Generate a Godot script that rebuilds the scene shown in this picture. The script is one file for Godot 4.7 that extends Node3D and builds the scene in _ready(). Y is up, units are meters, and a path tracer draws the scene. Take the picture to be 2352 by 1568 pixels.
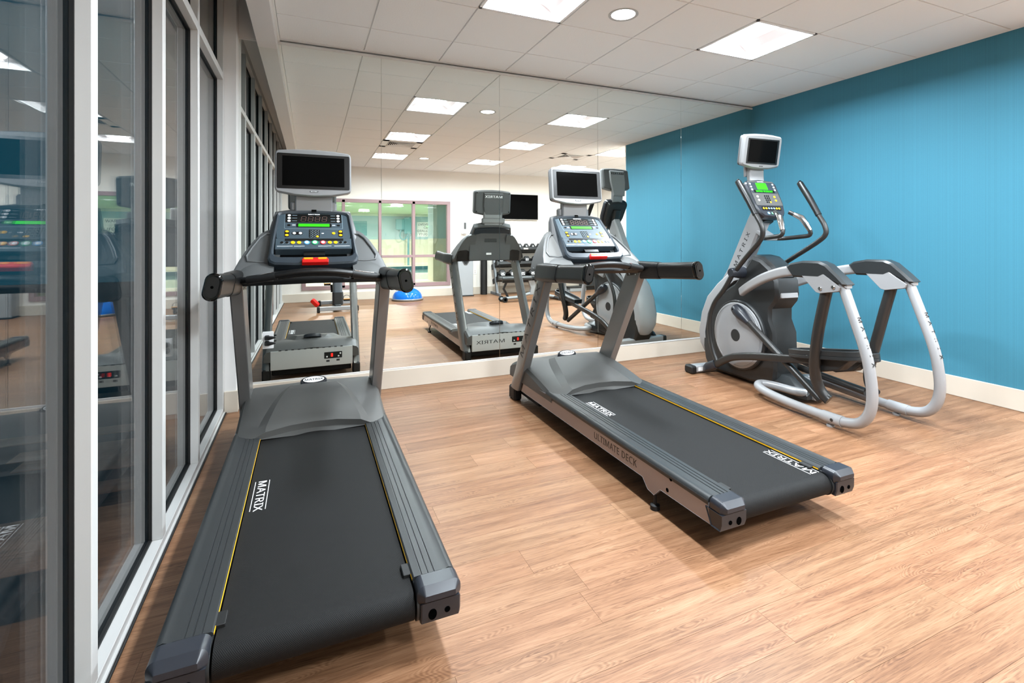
extends Node3D
# Hotel fitness room: mirror wall at z = 0, window wall along x = 0, blue wall at x = W; +z runs towards and past the camera.

const W := 5.158
const H := 2.746
const T := 0.6096
const ZB := 6.6
var M := {}
var used := {}

# ---------------------------------------------------------------- mesh builder
class MB:
	var p := PackedVector3Array()
	var uv := PackedVector2Array()
	var xf := Transform3D()
	func t(a: Vector3, b: Vector3, c: Vector3) -> void:
		p.push_back(xf * a); p.push_back(xf * b); p.push_back(xf * c)
	func q(a: Vector3, b: Vector3, c: Vector3, d: Vector3) -> void:
		t(a, b, c); t(a, c, d)
	func fix(i0: int) -> void:
		var v := 0.0
		var o := p[i0] if p.size() > i0 else Vector3.ZERO
		for i in range(i0, p.size(), 3):
			v += (p[i] - o).dot((p[i + 1] - o).cross(p[i + 2] - o))
		if v < 0.0:
			for i in range(i0, p.size(), 3):
				var k := p[i + 1]
				p[i + 1] = p[i + 2]
				p[i + 2] = k
	func box(a: Vector3, b: Vector3, bev := 0.0) -> void:
		var lo := Vector3(minf(a.x, b.x), minf(a.y, b.y), minf(a.z, b.z))
		var hi := Vector3(maxf(a.x, b.x), maxf(a.y, b.y), maxf(a.z, b.z))
		if bev <= 0.0:
			var i0 := p.size()
			var c := []
			for k in 8:
				c.append(Vector3(hi.x if k & 1 else lo.x, hi.y if k & 2 else lo.y, hi.z if k & 4 else lo.z))
			q(c[0], c[2], c[3], c[1]); q(c[4], c[5], c[7], c[6]); q(c[0], c[1], c[5], c[4])
			q(c[2], c[6], c[7], c[3]); q(c[0], c[4], c[6], c[2]); q(c[1], c[3], c[7], c[5])
			fix(i0)
			return
		var poly := PackedVector2Array([Vector2(lo.x, lo.y), Vector2(hi.x, lo.y), Vector2(hi.x, hi.y), Vector2(lo.x, hi.y)])
		poly = MB.chamfer(poly, bev)
		prism(poly, lo.z, hi.z, bev)
	static func chamfer(poly: PackedVector2Array, b: float) -> PackedVector2Array:
		var o := PackedVector2Array()
		var n := poly.size()
		for i in n:
			var c := poly[i]
			o.append(c + (poly[(i + n - 1) % n] - c).normalized() * b)
			o.append(c + (poly[(i + 1) % n] - c).normalized() * b)
		return o
	static func rrect(w: float, h: float, r: float, n := 4, c := Vector2.ZERO) -> PackedVector2Array:
		var o := PackedVector2Array()
		for k in 4:
			var cc := Vector2((w / 2 - r) * (1 if k == 0 or k == 3 else -1), (h / 2 - r) * (1 if k < 2 else -1)) + c
			for i in n + 1:
				var a := (k + float(i) / n) * PI / 2
				o.append(cc + Vector2(cos(a), sin(a)) * r)
		return o
	static func circle(r: float, n := 16, c := Vector2.ZERO) -> PackedVector2Array:
		var o := PackedVector2Array()
		for i in n:
			o.append(c + Vector2(cos(TAU * i / n), sin(TAU * i / n)) * r)
		return o
	static func inset(poly: PackedVector2Array, d: float) -> PackedVector2Array:
		var o := PackedVector2Array()
		var n := poly.size()
		var area := 0.0
		for i in n:
			area += poly[i].cross(poly[(i + 1) % n])
		var s := 1.0 if area > 0 else -1.0
		for i in n:
			var e0 := (poly[i] - poly[(i + n - 1) % n]).normalized()
			var e1 := (poly[(i + 1) % n] - poly[i]).normalized()
			var n0 := Vector2(-e0.y, e0.x) * s
			var n1 := Vector2(-e1.y, e1.x) * s
			var m := n0 + n1
			m = m / maxf(m.length_squared() * 0.5, 0.3)
			o.append(poly[i] + m * d)
		return o
	# polygon in the local XY plane, pushed out along local Z
	func prism(poly: PackedVector2Array, z0: float, z1: float, bev := 0.0) -> void:
		var i0 := p.size()
		var rings := []
		var sm := inset(poly, bev) if bev > 0 else poly
		var zs := [[sm, z0], [poly, z0 + bev], [poly, z1 - bev], [sm, z1]] if bev > 0 else [[poly, z0], [poly, z1]]
		for r in zs:
			var g := PackedVector3Array()
			for v in r[0]:
				g.append(Vector3(v.x, v.y, r[1]))
			rings.append(g)
		sides(rings)
		var ix := Geometry2D.triangulate_polygon(sm)
		for k in range(0, ix.size(), 3):
			var a := sm[ix[k]]
			var b := sm[ix[k + 1]]
			var c := sm[ix[k + 2]]
			if (b - a).cross(c - a) < 0:
				var sw := b
				b = c
				c = sw
			var ccw := poly_ccw(poly)
			if ccw:
				t(Vector3(a.x, a.y, z1), Vector3(b.x, b.y, z1), Vector3(c.x, c.y, z1))
				t(Vector3(a.x, a.y, z0), Vector3(c.x, c.y, z0), Vector3(b.x, b.y, z0))
			else:
				t(Vector3(a.x, a.y, z1), Vector3(c.x, c.y, z1), Vector3(b.x, b.y, z1))
				t(Vector3(a.x, a.y, z0), Vector3(b.x, b.y, z0), Vector3(c.x, c.y, z0))
		fix(i0)
	func poly_ccw(poly: PackedVector2Array) -> bool:
		var area := 0.0
		for i in poly.size():
			area += poly[i].cross(poly[(i + 1) % poly.size()])
		return area > 0
	func sides(rings: Array, wrap := true) -> void:
		for i in rings.size() - 1:
			var a: PackedVector3Array = rings[i]
			var b: PackedVector3Array = rings[i + 1]
			var n := a.size()
			for j in (n if wrap else n - 1):
				var k := (j + 1) % n
				q(a[j], a[k], b[k], b[j])
	func loft(rings: Array, cap0 := true, cap1 := true) -> void:
		var i0 := p.size()
		sides(rings)
		for e in 2:
			if (cap0 if e == 0 else cap1):
				var r: PackedVector3Array = rings[0 if e == 0 else rings.size() - 1]
				var c := Vector3.ZERO
				for v in r:
					c += v
				c /= r.size()
				for j in r.size():
					if e == 0:
						t(c, r[(j + 1) % r.size()], r[j])
					else:
						t(c, r[j], r[(j + 1) % r.size()])
		fix(i0)
	# profile swept along a path; up keeps the profile's Y axis
	func sweep(path: PackedVector3Array, prof: PackedVector2Array, up := Vector3.UP, sc := PackedFloat32Array(), closed := false) -> void:
		var rings := []
		var n := path.size()
		for i in n:
			var tg: Vector3
			if closed:
				tg = (path[(i + 1) % n] - path[(i + n - 1) % n]).normalized()
			else:
				tg = (path[mini(i + 1, n - 1)] - path[maxi(i - 1, 0)]).normalized()
			var sd := up.cross(tg)
			if sd.length() < 0.01:
				sd = Vector3.RIGHT.cross(tg)
			sd = sd.normalized()
			var nn := tg.cross(sd)
			var g := PackedVector3Array()
			var s := sc[i] if i < sc.size() else 1.0
			for v in prof:
				g.append(path[i] + (sd * v.x + nn * v.y) * s)
			rings.append(g)
		if closed:
			rings.append(rings[0])
			var i0 := p.size()
			sides(rings)
			fix(i0)
		else:
			loft(rings)
	func tube(path: PackedVector3Array, r: float, sd := 12, radii := PackedFloat32Array()) -> void:
		var rings := []
		var n := path.size()
		var nrm := Vector3.ZERO
		for i in n:
			var tg := (path[mini(i + 1, n - 1)] - path[maxi(i - 1, 0)]).normalized()
			if i == 0:
				nrm = tg.cross(Vector3.UP if absf(tg.y) < 0.9 else Vector3.RIGHT).normalized()
			else:
				nrm = (nrm - tg * nrm.dot(tg)).normalized()
			var bn := tg.cross(nrm)
			var rr := radii[i] if i < radii.size() else r
			var g := PackedVector3Array()
			for j in sd:
				var a := TAU * j / sd
				g.append(path[i] + (nrm * cos(a) + bn * sin(a)) * rr)
			rings.append(g)
		loft(rings)
	# profile of (radius, height) turned round the local Y axis
	func lathe(prof: PackedVector2Array, n := 24) -> void:
		var rings := []
		for v in prof:
			var g := PackedVector3Array()
			for j in n:
				var a := TAU * j / n
				g.append(Vector3(cos(a) * maxf(v.x, 0.00005), v.y, sin(a) * maxf(v.x, 0.00005)))
			rings.append(g)
		loft(rings)
	# closed frame between two outlines with the same number of points
	func frame(outer: PackedVector2Array, inner: PackedVector2Array, z0: float, z1: float, bev := 0.0) -> void:
		var i0 := p.size()
		var rings := []
		var oi := inset(outer, bev)
		var io := inset(inner, -bev)
		for r in [[outer, z0], [outer, z1 - bev], [oi, z1], [io, z1], [inner, z1 - bev], [inner, z0], [outer, z0]]:
			var g := PackedVector3Array()
			for v in r[0]:
				g.append(Vector3(v.x, v.y, r[1]))
			rings.append(g)
		sides(rings)
		fix(i0)
	func mesh(deg := 38.0) -> ArrayMesh:
		var n := p.size()
		var fnorm := PackedVector3Array()
		var at := {}
		var keys := []
		keys.resize(n)
		for i in range(0, n, 3):
			fnorm.push_back((p[i + 1] - p[i]).cross(p[i + 2] - p[i]))
			for k in 3:
				var v := p[i + k]
				var key := Vector3i(roundi(v.x * 20000), roundi(v.y * 20000), roundi(v.z * 20000))
				keys[i + k] = key
				if at.has(key):
					at[key].append(i / 3)
				else:
					at[key] = [i / 3]
		var unit := PackedVector3Array()
		for f in fnorm:
			unit.push_back(f.normalized())
		var cs := cos(deg_to_rad(deg))
		var nr := PackedVector3Array()
		nr.resize(n)
		for i in n:
			var me := unit[i / 3]
			var s := Vector3.ZERO
			for f in at[keys[i]]:
				if unit[f].dot(me) > cs:
					s += fnorm[f]
			nr[i] = s.normalized() if s.length_squared() > 1e-24 else me
		var pp := PackedVector3Array()
		var nn := PackedVector3Array()
		var uu := PackedVector2Array()
		pp.resize(n); nn.resize(n)
		var has := uv.size() == n
		if has:
			uu.resize(n)
		for i in range(0, n, 3):
			for k in 3:
				var s: int = i + [0, 2, 1][k]
				pp[i + k] = p[s]
				nn[i + k] = nr[s]
				if has:
					uu[i + k] = uv[s]
		var arr := []
		arr.resize(Mesh.ARRAY_MAX)
		arr[Mesh.ARRAY_VERTEX] = pp
		arr[Mesh.ARRAY_NORMAL] = nn
		if has:
			arr[Mesh.ARRAY_TEX_UV] = uu
		var m := ArrayMesh.new()
		m.add_surface_from_arrays(Mesh.PRIMITIVE_TRIANGLES, arr)
		return m

func spline(pts: Array, per := 6) -> PackedVector3Array:
	var o := PackedVector3Array()
	var n := pts.size()
	for i in n - 1:
		var a: Vector3 = pts[maxi(i - 1, 0)]
		var b: Vector3 = pts[i]
		var c: Vector3 = pts[i + 1]
		var d: Vector3 = pts[mini(i + 2, n - 1)]
		for k in per:
			o.append(b.cubic_interpolate(c, a, d, float(k) / per))
	o.append(pts[n - 1])
	return o

# straight runs with rounded corners
func bend(pts: Array, r: float, per := 6) -> PackedVector3Array:
	var o := PackedVector3Array([pts[0]])
	for i in range(1, pts.size() - 1):
		var c: Vector3 = pts[i]
		var a: Vector3 = pts[i - 1]
		var b: Vector3 = pts[i + 1]
		var ra := minf(r, a.distance_to(c) * 0.48)
		var rb := minf(r, b.distance_to(c) * 0.48)
		var s := c + (a - c).normalized() * ra
		var e := c + (b - c).normalized() * rb
		for k in per + 1:
			var f := float(k) / per
			o.append(s.lerp(c, f).lerp(c.lerp(e, f), f))
	o.append(pts[pts.size() - 1])
	return o

func numbered(called: String) -> String:
	var n: int = used.get(called, 0)
	used[called] = n + 1
	return called if n == 0 else "%s_%03d" % [called, n]

func tag(o: Node, label: String, category := "", group := "", kind := "") -> Node:
	o.set_meta("label", label)
	if category: o.set_meta("category", category)
	if group: o.set_meta("group", group)
	if kind: o.set_meta("kind", kind)
	return o

func thing(called: String, label: String, category: String, at := Vector3.ZERO, turn := 0.0, group := "") -> Node3D:
	var o := Node3D.new()
	o.name = numbered(called)
	add_child(o)
	o.position = at
	o.rotation.y = turn
	tag(o, label, category, group)
	return o

func struct(called: String, label := "") -> Node3D:
	var o := Node3D.new()
	o.name = numbered(called)
	add_child(o)
	o.set_meta("kind", "structure")
	if label: o.set_meta("label", label)
	return o

func put(parent: Node, called: String, m: Mesh, mat: Material, xf := Transform3D(), label := "") -> MeshInstance3D:
	var o := MeshInstance3D.new()
	o.name = called
	o.mesh = m
	o.material_override = null
	if mat:
		for s in m.get_surface_count():
			o.set_surface_override_material(s, mat)
	o.transform = xf
	parent.add_child(o, true)
	if label: o.set_meta("label", label)
	return o

func part(parent: Node, called: String, b: MB, mat: Material, label := "", deg := 38.0) -> MeshInstance3D:
	return put(parent, called, b.mesh(deg), mat, Transform3D(), label)

func copy(o: Node3D, called: String, at: Vector3, turn := 0.0, label := "", group := "") -> Node3D:
	var c: Node3D = o.duplicate()
	c.name = numbered(called)
	add_child(c)
	c.position = at
	c.rotation.y = turn
	if label: c.set_meta("label", label)
	if group: c.set_meta("group", group)
	return c

var fonts := {}
func text(parent: Node, called: String, words: String, size: float, mat: Material, xf: Transform3D, bold := false, stretch := 1.0, depth := 0.0012) -> MeshInstance3D:
	var tm := TextMesh.new()
	var key := "b" if bold else "r"
	if not fonts.has(key):
		var f := SystemFont.new()
		f.font_names = PackedStringArray(["Droid Sans"])
		f.font_weight = 700 if bold else 400
		fonts[key] = f
	tm.font = fonts[key]
	tm.text = words
	tm.font_size = 64
	tm.pixel_size = size / 46.0
	tm.depth = depth
	tm.curve_step = 3.0
	var o := put(parent, called, tm, mat, xf)
	o.transform = xf * Transform3D(Basis.from_scale(Vector3(stretch, 1, 1)), Vector3.ZERO)
	return o

func mat(called: String, c: Color, rough := 0.5, metal := 0.0) -> StandardMaterial3D:
	var m := StandardMaterial3D.new()
	m.resource_name = called
	m.albedo_color = c
	m.roughness = rough
	m.metallic = metal
	M[called] = m
	return m

func basis_to(x: Vector3, y: Vector3, z: Vector3, o: Vector3) -> Transform3D:
	return Transform3D(Basis(x, y, z), o)

# ---------------------------------------------------------------- textures
func noise(freq: float, sd: int, oct := 3) -> FastNoiseLite:
	var n := FastNoiseLite.new()
	n.seed = sd
	n.frequency = freq
	n.noise_type = FastNoiseLite.TYPE_SIMPLEX_SMOOTH
	n.fractal_octaves = oct
	return n

func wood_image() -> ImageTexture:
	# eight vinyl planks, two across and four down, each 1.22 m by 0.152 m
	var w := 2048
	var h := 1024
	var d := PackedByteArray()
	d.resize(w * h * 3)
	var nf := noise(1.0, 11, 2)
	var nm := noise(1.0, 12, 3)
	var nb := noise(1.0, 13, 2)
	var nw := noise(1.0, 14, 2)
	var dark := Vector3(0.345, 0.228, 0.152)
	var mid := Vector3(0.515, 0.378, 0.275)
	var lite := Vector3(0.63, 0.495, 0.39)
	var nk := noise(1.0, 15, 2)
	var ng := noise(1.0, 16, 2)
	for y in h:
		var v := float(y % 256) / 256.0 * 0.152
		for x in w:
			var id := (y / 256) * 2 + x / 1024
			var u := float(x % 1024) / 1024.0 * 1.22 + id * 17.3
			var wv := nw.get_noise_2d(u * 1.1, v * 7.0 + id)
			var fine := nf.get_noise_2d(u * 9.0, v * 620.0)
			var md := nm.get_noise_2d(u * 2.6, v * 120.0 + wv * 2.0)
			var big := nb.get_noise_2d(u * 1.1, v * 16.0)
			var figure := nk.get_noise_2d(u * 2.1, v * 12.0 + 40.0)
			var val := 0.55 + 0.26 * md + 0.26 * fine + 0.27 * big
			if figure > 0.16:   # cathedral figure in patches
				val += 0.13 * minf((figure - 0.16) * 6.0, 1.0) * sin(TAU * (v * 95.0 + wv * 9.0 + figure * 7.0))
			if ng.get_noise_2d(u * 9.0, v * 240.0) < -0.42:   # short dark pores and checks
				val -= 0.20
			val = clampf(val, 0.0, 1.0)
			var c := dark.lerp(mid, val * 2.0) if val < 0.5 else mid.lerp(lite, val * 2.0 - 1.0)
			var k := (y * w + x) * 3
			d[k] = int(c.x * 255.0)
			d[k + 1] = int(c.y * 255.0)
			d[k + 2] = int(c.z * 255.0)
	return ImageTexture.create_from_image(Image.create_from_data(w, h, false, Image.FORMAT_RGB8, d))

func weave_image(n: int, fx: int, fy: int, amp: float, grain: float, base: Color, sd: int) -> ImageTexture:
	var rng := RandomNumberGenerator.new()
	rng.seed = sd
	var im := Image.create(n, n, false, Image.FORMAT_RGB8)
	var col := PackedFloat32Array()
	for i in n:
		col.append(rng.randf_range(-1, 1))
	for y in n:
		for x in n:
			var k := 1.0 + amp * sin(TAU * x * fx / n) * (0.6 + 0.4 * sin(TAU * y * fy / n)) + grain * (0.6 * col[x] + 0.4 * rng.randf_range(-1, 1))
			im.set_pixel(x, y, Color(base.r * k, base.g * k, base.b * k))
	return ImageTexture.create_from_image(im)

func bumpy(m: StandardMaterial3D, freq: float, cm: float, per_metre: float, sd: int, size := 256) -> void:
	var t := NoiseTexture2D.new()
	t.width = size
	t.height = size
	t.seamless = true
	t.noise = noise(freq, sd, 3)
	m.heightmap_enabled = true
	m.heightmap_texture = t
	m.heightmap_scale = cm
	m.uv1_triplanar = true
	m.uv1_scale = Vector3.ONE * per_metre

func materials() -> void:
	var m := mat("ceiling_tile", Color(0.95, 0.95, 0.945), 0.95)
	bumpy(m, 0.09, 0.06, 3.0, 3)
	m.uv1_world_triplanar = true
	mat("grid_white", Color(0.94, 0.94, 0.935), 0.6)
	mat("drywall_white", Color(0.88, 0.87, 0.86), 0.9)
	m = mat("wall_cream", Color(0.93, 0.905, 0.87), 0.85)
	bumpy(m, 0.05, 0.05, 4.0, 5)
	m.uv1_world_triplanar = true
	mat("base_cream", Color(0.80, 0.755, 0.695), 0.6)
	m = mat("wall_blue", Color(1, 1, 1), 0.75)
	m.albedo_texture = weave_image(512, 128, 64, 0.05, 0.07, Color(0.22, 0.475, 0.56), 4)
	m.uv1_triplanar = true
	m.uv1_world_triplanar = true
	m.uv1_scale = Vector3.ONE * 1.6
	m = mat("frame_aluminium", Color(0.80, 0.795, 0.785), 0.42, 0.15)
	mat("gasket", Color(0.035, 0.035, 0.035), 0.6)
	m = mat("window_glass", Color(0.02, 0.12, 0.16, 0.12), 0.0)
	m.metallic_specular = 0.42
	m.transparency = BaseMaterial3D.TRANSPARENCY_ALPHA
	m = mat("clear_glass", Color(0.6, 0.75, 0.7, 0.03), 0.0)
	m.transparency = BaseMaterial3D.TRANSPARENCY_ALPHA
	mat("mirror", Color(0.955, 0.97, 0.955), 0.0, 1.0)
	mat("mirror_edge", Color(0.55, 0.68, 0.64), 0.15)
	mat("channel", Color(0.86, 0.855, 0.845), 0.35, 0.2)
	mat("slab", Color(0.30, 0.22, 0.16), 0.9)
	mat("exterior_paving", Color(0.07, 0.11, 0.12), 0.9)

# ---------------------------------------------------------------- room
func lamp_area(parent: Node, at: Vector3, sx: float, sz: float, energy: float, c := Color(0.915, 0.965, 1.0)) -> void:
	var l := AreaLight3D.new()
	l.name = "panel_light"
	l.area_size = Vector2(sx, sz)
	l.light_color = c
	l.light_energy = energy
	l.area_range = 14.0
	l.shadow_enabled = true
	l.position = at
	l.rotation_degrees.x = -90
	parent.add_child(l, true)

func floor_planks() -> void:
	var f := struct("floor", "wood look vinyl plank floor")
	var b := MB.new()
	b.box(Vector3(-0.3, -0.06, -0.2), Vector3(7.4, -0.0045, 6.9))
	part(f, "subfloor", b, M.slab)
	var tex := wood_image()
	var tints := [Color(0.96, 0.95, 0.93), Color(1.0, 0.985, 0.97), Color(0.93, 0.90, 0.87), Color(0.99, 0.96, 0.94)]
	var mats := []
	for k in tints.size():
		var m := mat("vinyl_plank", tints[k], 0.42)
		m.albedo_texture = tex
		m.metallic_specular = 0.42
		mats.append(m)
	var L := 1.22
	var D := 0.152
	var meshes := []
	for id in 8:
		var mb := MB.new()
		var g := 0.0004
		var e := 0.0012
		var rings := []
		var lo := Vector3(g, -0.004, g)
		var hi := Vector3(L - g, 0.0, D - g)
		mb.box(lo, hi)
		for i in mb.p.size():
			var v := mb.p[i]
			mb.uv.append(Vector2((float(id % 2) + clampf(v.x / L, 0.004, 0.996)) / 2.0, (float(id / 2) + clampf(v.z / D, 0.01, 0.99)) / 4.0))
		meshes.append(mb.mesh())
	var rng := RandomNumberGenerator.new()
	rng.seed = 21
	var row := 0
	var z := -0.06
	while z < 6.7:
		var x := -0.35 - rng.randf() * L
		while x < 7.3:
			if x + L > -0.2:
				put(f, "plank", meshes[rng.randi() % 8], mats[rng.randi() % 4], Transform3D(Basis(), Vector3(x, 0, z)))
			x += L
		z += D
		row += 1

func walls() -> void:
	var s := struct("wall_front", "wall behind the mirror")
	var b := MB.new()
	b.box(Vector3(-0.45, -0.02, -0.30), Vector3(W + 0.3, 3.3, -0.05))
	part(s, "panel", b, M.drywall_white)
	b = MB.new()
	b.box(Vector3(0.0, 2.726, -0.05), Vector3(0.281, 3.1, -0.012))
	part(s, "header", b, M.drywall_white)
	# small return where the window wall meets the mirror
	s = struct("wall_left", "narrow white pier between window and mirror")
	b = MB.new()
	b.box(Vector3(-0.45, 0, -0.05), Vector3(0.012, 3.1, 0.112), 0.003)
	part(s, "pier", b, M.drywall_white)
	b = MB.new()
	b.box(Vector3(-0.0635, 0, 0.10), Vector3(0.022, 0.152, 0.124), 0.002)
	b.box(Vector3(0.0, 0, -0.02), Vector3(0.022, 0.152, 0.11), 0.002)
	part(s, "baseboard", b, M.base_cream)
	s = struct("baseboard_front", "cream baseboard under the mirror")
	b = MB.new()
	b.box(Vector3(0.0, 0, -0.05), Vector3(W, 0.15, 0.0), 0.003)
	part(s, "board", b, M.base_cream)
	# blue wall
	s = struct("wall_right", "blue textured wallcovering wall")
	b = MB.new()
	b.box(Vector3(W, -0.02, -0.3), Vector3(W + 0.16, 3.0, 2.5))
	part(s, "wallcovering", b, M.wall_blue)
	b = MB.new()
	b.box(Vector3(W + 0.158, -0.02, 2.49), Vector3(7.45, 3.0, 2.52))
	b.box(Vector3(W + 0.0, -0.02, 2.4995), Vector3(W + 0.16, 3.0, 2.52))
	part(s, "return", b, M.wall_cream)
	s = struct("baseboard_right", "cream baseboard along the blue wall")
	b = MB.new()
	b.box(Vector3(W - 0.014, 0, 0.0), Vector3(W + 0.001, 0.155, 2.514), 0.003)
	part(s, "board", b, M.base_cream)
	s = struct("wall_side", "cream wall of the widened back part")
	b = MB.new()
	b.box(Vector3(7.2, -0.02, 2.4), Vector3(7.4, 3.0, 6.9))
	part(s, "panel", b, M.wall_cream)
	b = MB.new()
	b.box(Vector3(7.186, 0, 2.52), Vector3(7.201, 0.155, ZB), 0.003)
	part(s, "baseboard", b, M.base_cream)

func mirror_wall() -> void:
	var t := thing("wall_mirror", "frameless wall mirror of five tall panels above the cream baseboard", "mirror", Vector3(0, 0.15, -0.013))
	var n := Vector3(-0.003, 0.003, 1).normalized()
	var x := Vector3(0, 1, 0).cross(n).normalized()
	var y := n.cross(x)
	var fr := basis_to(x, y, n, Vector3.ZERO)
	var pw := W / 5.0
	for k in 5:
		var b := MB.new()
		b.xf = fr
		var x0 := 0.012 if k == 0 else 0.0
		b.box(Vector3(pw * k + x0 + 0.0006, 0.003, -0.006), Vector3(pw * (k + 1) - 0.0006, 2.566, 0.0), 0.0012)
		part(t, "panel", b, M.mirror)
	var c := MB.new()
	c.xf = fr
	c.box(Vector3(0.012, 0.0, -0.006), Vector3(W, 0.014, 0.004), 0.001)
	part(t, "channel", c, M.channel)
	c = MB.new()
	c.xf = fr
	c.box(Vector3(0.012, 2.562, -0.006), Vector3(W, 2.582, 0.006), 0.001)
	part(t, "channel", c, M.channel)
	c = MB.new()
	c.xf = fr
	c.box(Vector3(0.004, 0.0, -0.006), Vector3(0.016, 2.58, 0.003), 0.001)
	part(t, "channel", c, M.channel)

func ceiling() -> void:
	var s := struct("ceiling", "white suspended tile ceiling")
	var b := MB.new()
	b.box(Vector3(-0.45, 3.02, -0.3), Vector3(7.45, 3.12, 6.95))
	part(s, "slab", b, M.drywall_white)
	b = MB.new()   # drywall border beside the window pocket
	b.box(Vector3(0.135, H - 0.072, -0.04), Vector3(0.268, H + 0.03, ZB + 0.02), 0.003)
	part(s, "border", b, M.drywall_white)
	b = MB.new()
	b.box(Vector3(0.262, H - 0.012, -0.04), Vector3(0.284, H + 0.03, ZB + 0.02), 0.002)
	b.box(Vector3(0.28, H - 0.002, -0.02), Vector3(W, H + 0.02, 0.012), 0.001)
	b.box(Vector3(W - 0.012, H - 0.002, 0), Vector3(W, H + 0.02, 2.51), 0.001)
	b.box(Vector3(0.28, H - 0.002, ZB - 0.012), Vector3(7.2, H + 0.02, ZB + 0.02), 0.001)
	part(s, "wall_angle", b, M.grid_white)
	b = MB.new()   # pocket lining and the plenum closing
	b.box(Vector3(0.268, H + 0.16, -0.2), Vector3(7.4, H + 0.17, 6.9))
	part(s, "plenum_board", b, M.drywall_white)
	var x0 := W - 8 * T
	for i in 12:
		var x := x0 + i * T
		var za := 0.0 if i <= 8 else 2.52
		b = MB.new()
		b.box(Vector3(x - 0.012, H + 0.011, za), Vector3(x + 0.012, H + 0.026, ZB))
		part(s, "grid_runner", b, M.grid_white)
	for j in range(0, 11):
		var z := 0.473 + j * T
		b = MB.new()
		b.box(Vector3(x0, H + 0.0115, z - 0.012), Vector3(W if z < 2.5 else 7.2, H + 0.026, z + 0.012))
		part(s, "grid_runner", b, M.grid_white)
	var g := 0.0052
	b = MB.new()
	b.box(Vector3(g, 0, g), Vector3(T - g, 0.02, T - g), 0.002)
	var full := b.mesh()
	b = MB.new()
	b.box(Vector3(g, 0, g), Vector3(T - g, 0.02, 0.473 - g - 0.012), 0.002)
	var front := b.mesh()
	b = MB.new()
	b.box(Vector3(g, 0, g), Vector3(T - g, 0.02, ZB - 0.473 - 10 * T - 0.008), 0.002)
	var last := b.mesh()
	var skip := {}
	for c in [[1, 2], [4, 2], [1, 5], [4, 5], [7, 5], [1, 8], [4, 8], [7, 8], [1, 6], [6, 6]]:
		skip[Vector2i(c[0], c[1])] = true
	for i in range(-1, 10):
		for j in range(0, 12):
			var z := 0.473 + (j - 1) * T
			if skip.has(Vector2i(i, j)) or (i >= 7 and z < 2.2):
				continue
			var m := full
			var zz := z
			if j == 0:
				m = front
				zz = 0.012
			elif j == 11:
				m = last
			put(s, "ceiling_tile", m, M.ceiling_tile, Transform3D(Basis(), Vector3(x0 + (i + 1) * T, H, zz)))

func troffer(i: int, j: int, label: String, energy: float) -> void:
	var x := W - 8 * T + (i + 1) * T
	var z := 0.473 + (j - 1) * T
	var t := thing("ceiling_light", label, "light", Vector3(x + T / 2, H, z + T / 2), 0.0, "square recessed ceiling lights")
	var h := T / 2
	var b := MB.new()
	for k in 4:
		var a := MB.new()
		b.xf = Transform3D(Basis(Vector3.UP, k * PI / 2), Vector3.ZERO)
		b.box(Vector3(-h + 0.006, -0.002, h - 0.026), Vector3(h - 0.006, 0.012, h - 0.006), 0.001)
	part(t, "frame", b, M.grid_white)
	# curved side reflectors left and right of the lens
	for sd: float in [-1.0, 1.0]:
		b = MB.new()
		var path := []
		for k in 9:
			var f := k / 8.0
			path.append(Vector2(sd * lerpf(h - 0.026, 0.115, f), 0.004 + 0.10 * sin(f * PI / 2)))
		for k in 8:
			var p0: Vector2 = path[k]
			var p1: Vector2 = path[k + 1]
			b.q(Vector3(p0.x, p0.y, -h + 0.02), Vector3(p1.x, p1.y, -h + 0.02), Vector3(p1.x, p1.y, h - 0.02), Vector3(p0.x, p0.y, h - 0.02))
		if b.p.size() and (b.p[1] - b.p[0]).cross(b.p[2] - b.p[0]).y > 0:
			for k in range(0, b.p.size(), 3):
				var sw := b.p[k + 1]
				b.p[k + 1] = b.p[k + 2]
				b.p[k + 2] = sw
		part(t, "reflector", b, M.reflector)
	b = MB.new()
	b.box(Vector3(-h + 0.01, 0.004, -h + 0.012), Vector3(h - 0.01, 0.125, -h + 0.02))
	b.box(Vector3(-h + 0.01, 0.004, h - 0.02), Vector3(h - 0.01, 0.125, h - 0.012))
	b.box(Vector3(-h + 0.01, 0.12, -h + 0.02), Vector3(h - 0.01, 0.126, h - 0.02))
	part(t, "housing", b, M.reflector)
	b = MB.new()
	var ring := []
	for e: float in [-1.0, 1.0]:
		var g := PackedVector3Array()
		for k in 9:
			var a := PI + PI * k / 8.0
			g.append(Vector3(cos(a) * 0.118, 0.104 + sin(a) * 0.042, e * (h - 0.022)))
		ring.append(g)
	b.loft(ring)
	part(t, "diffuser", b, M.lamp_glow)
	lamp_area(t, Vector3(0, 0.058, 0), 0.21, T - 0.08, energy)
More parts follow.
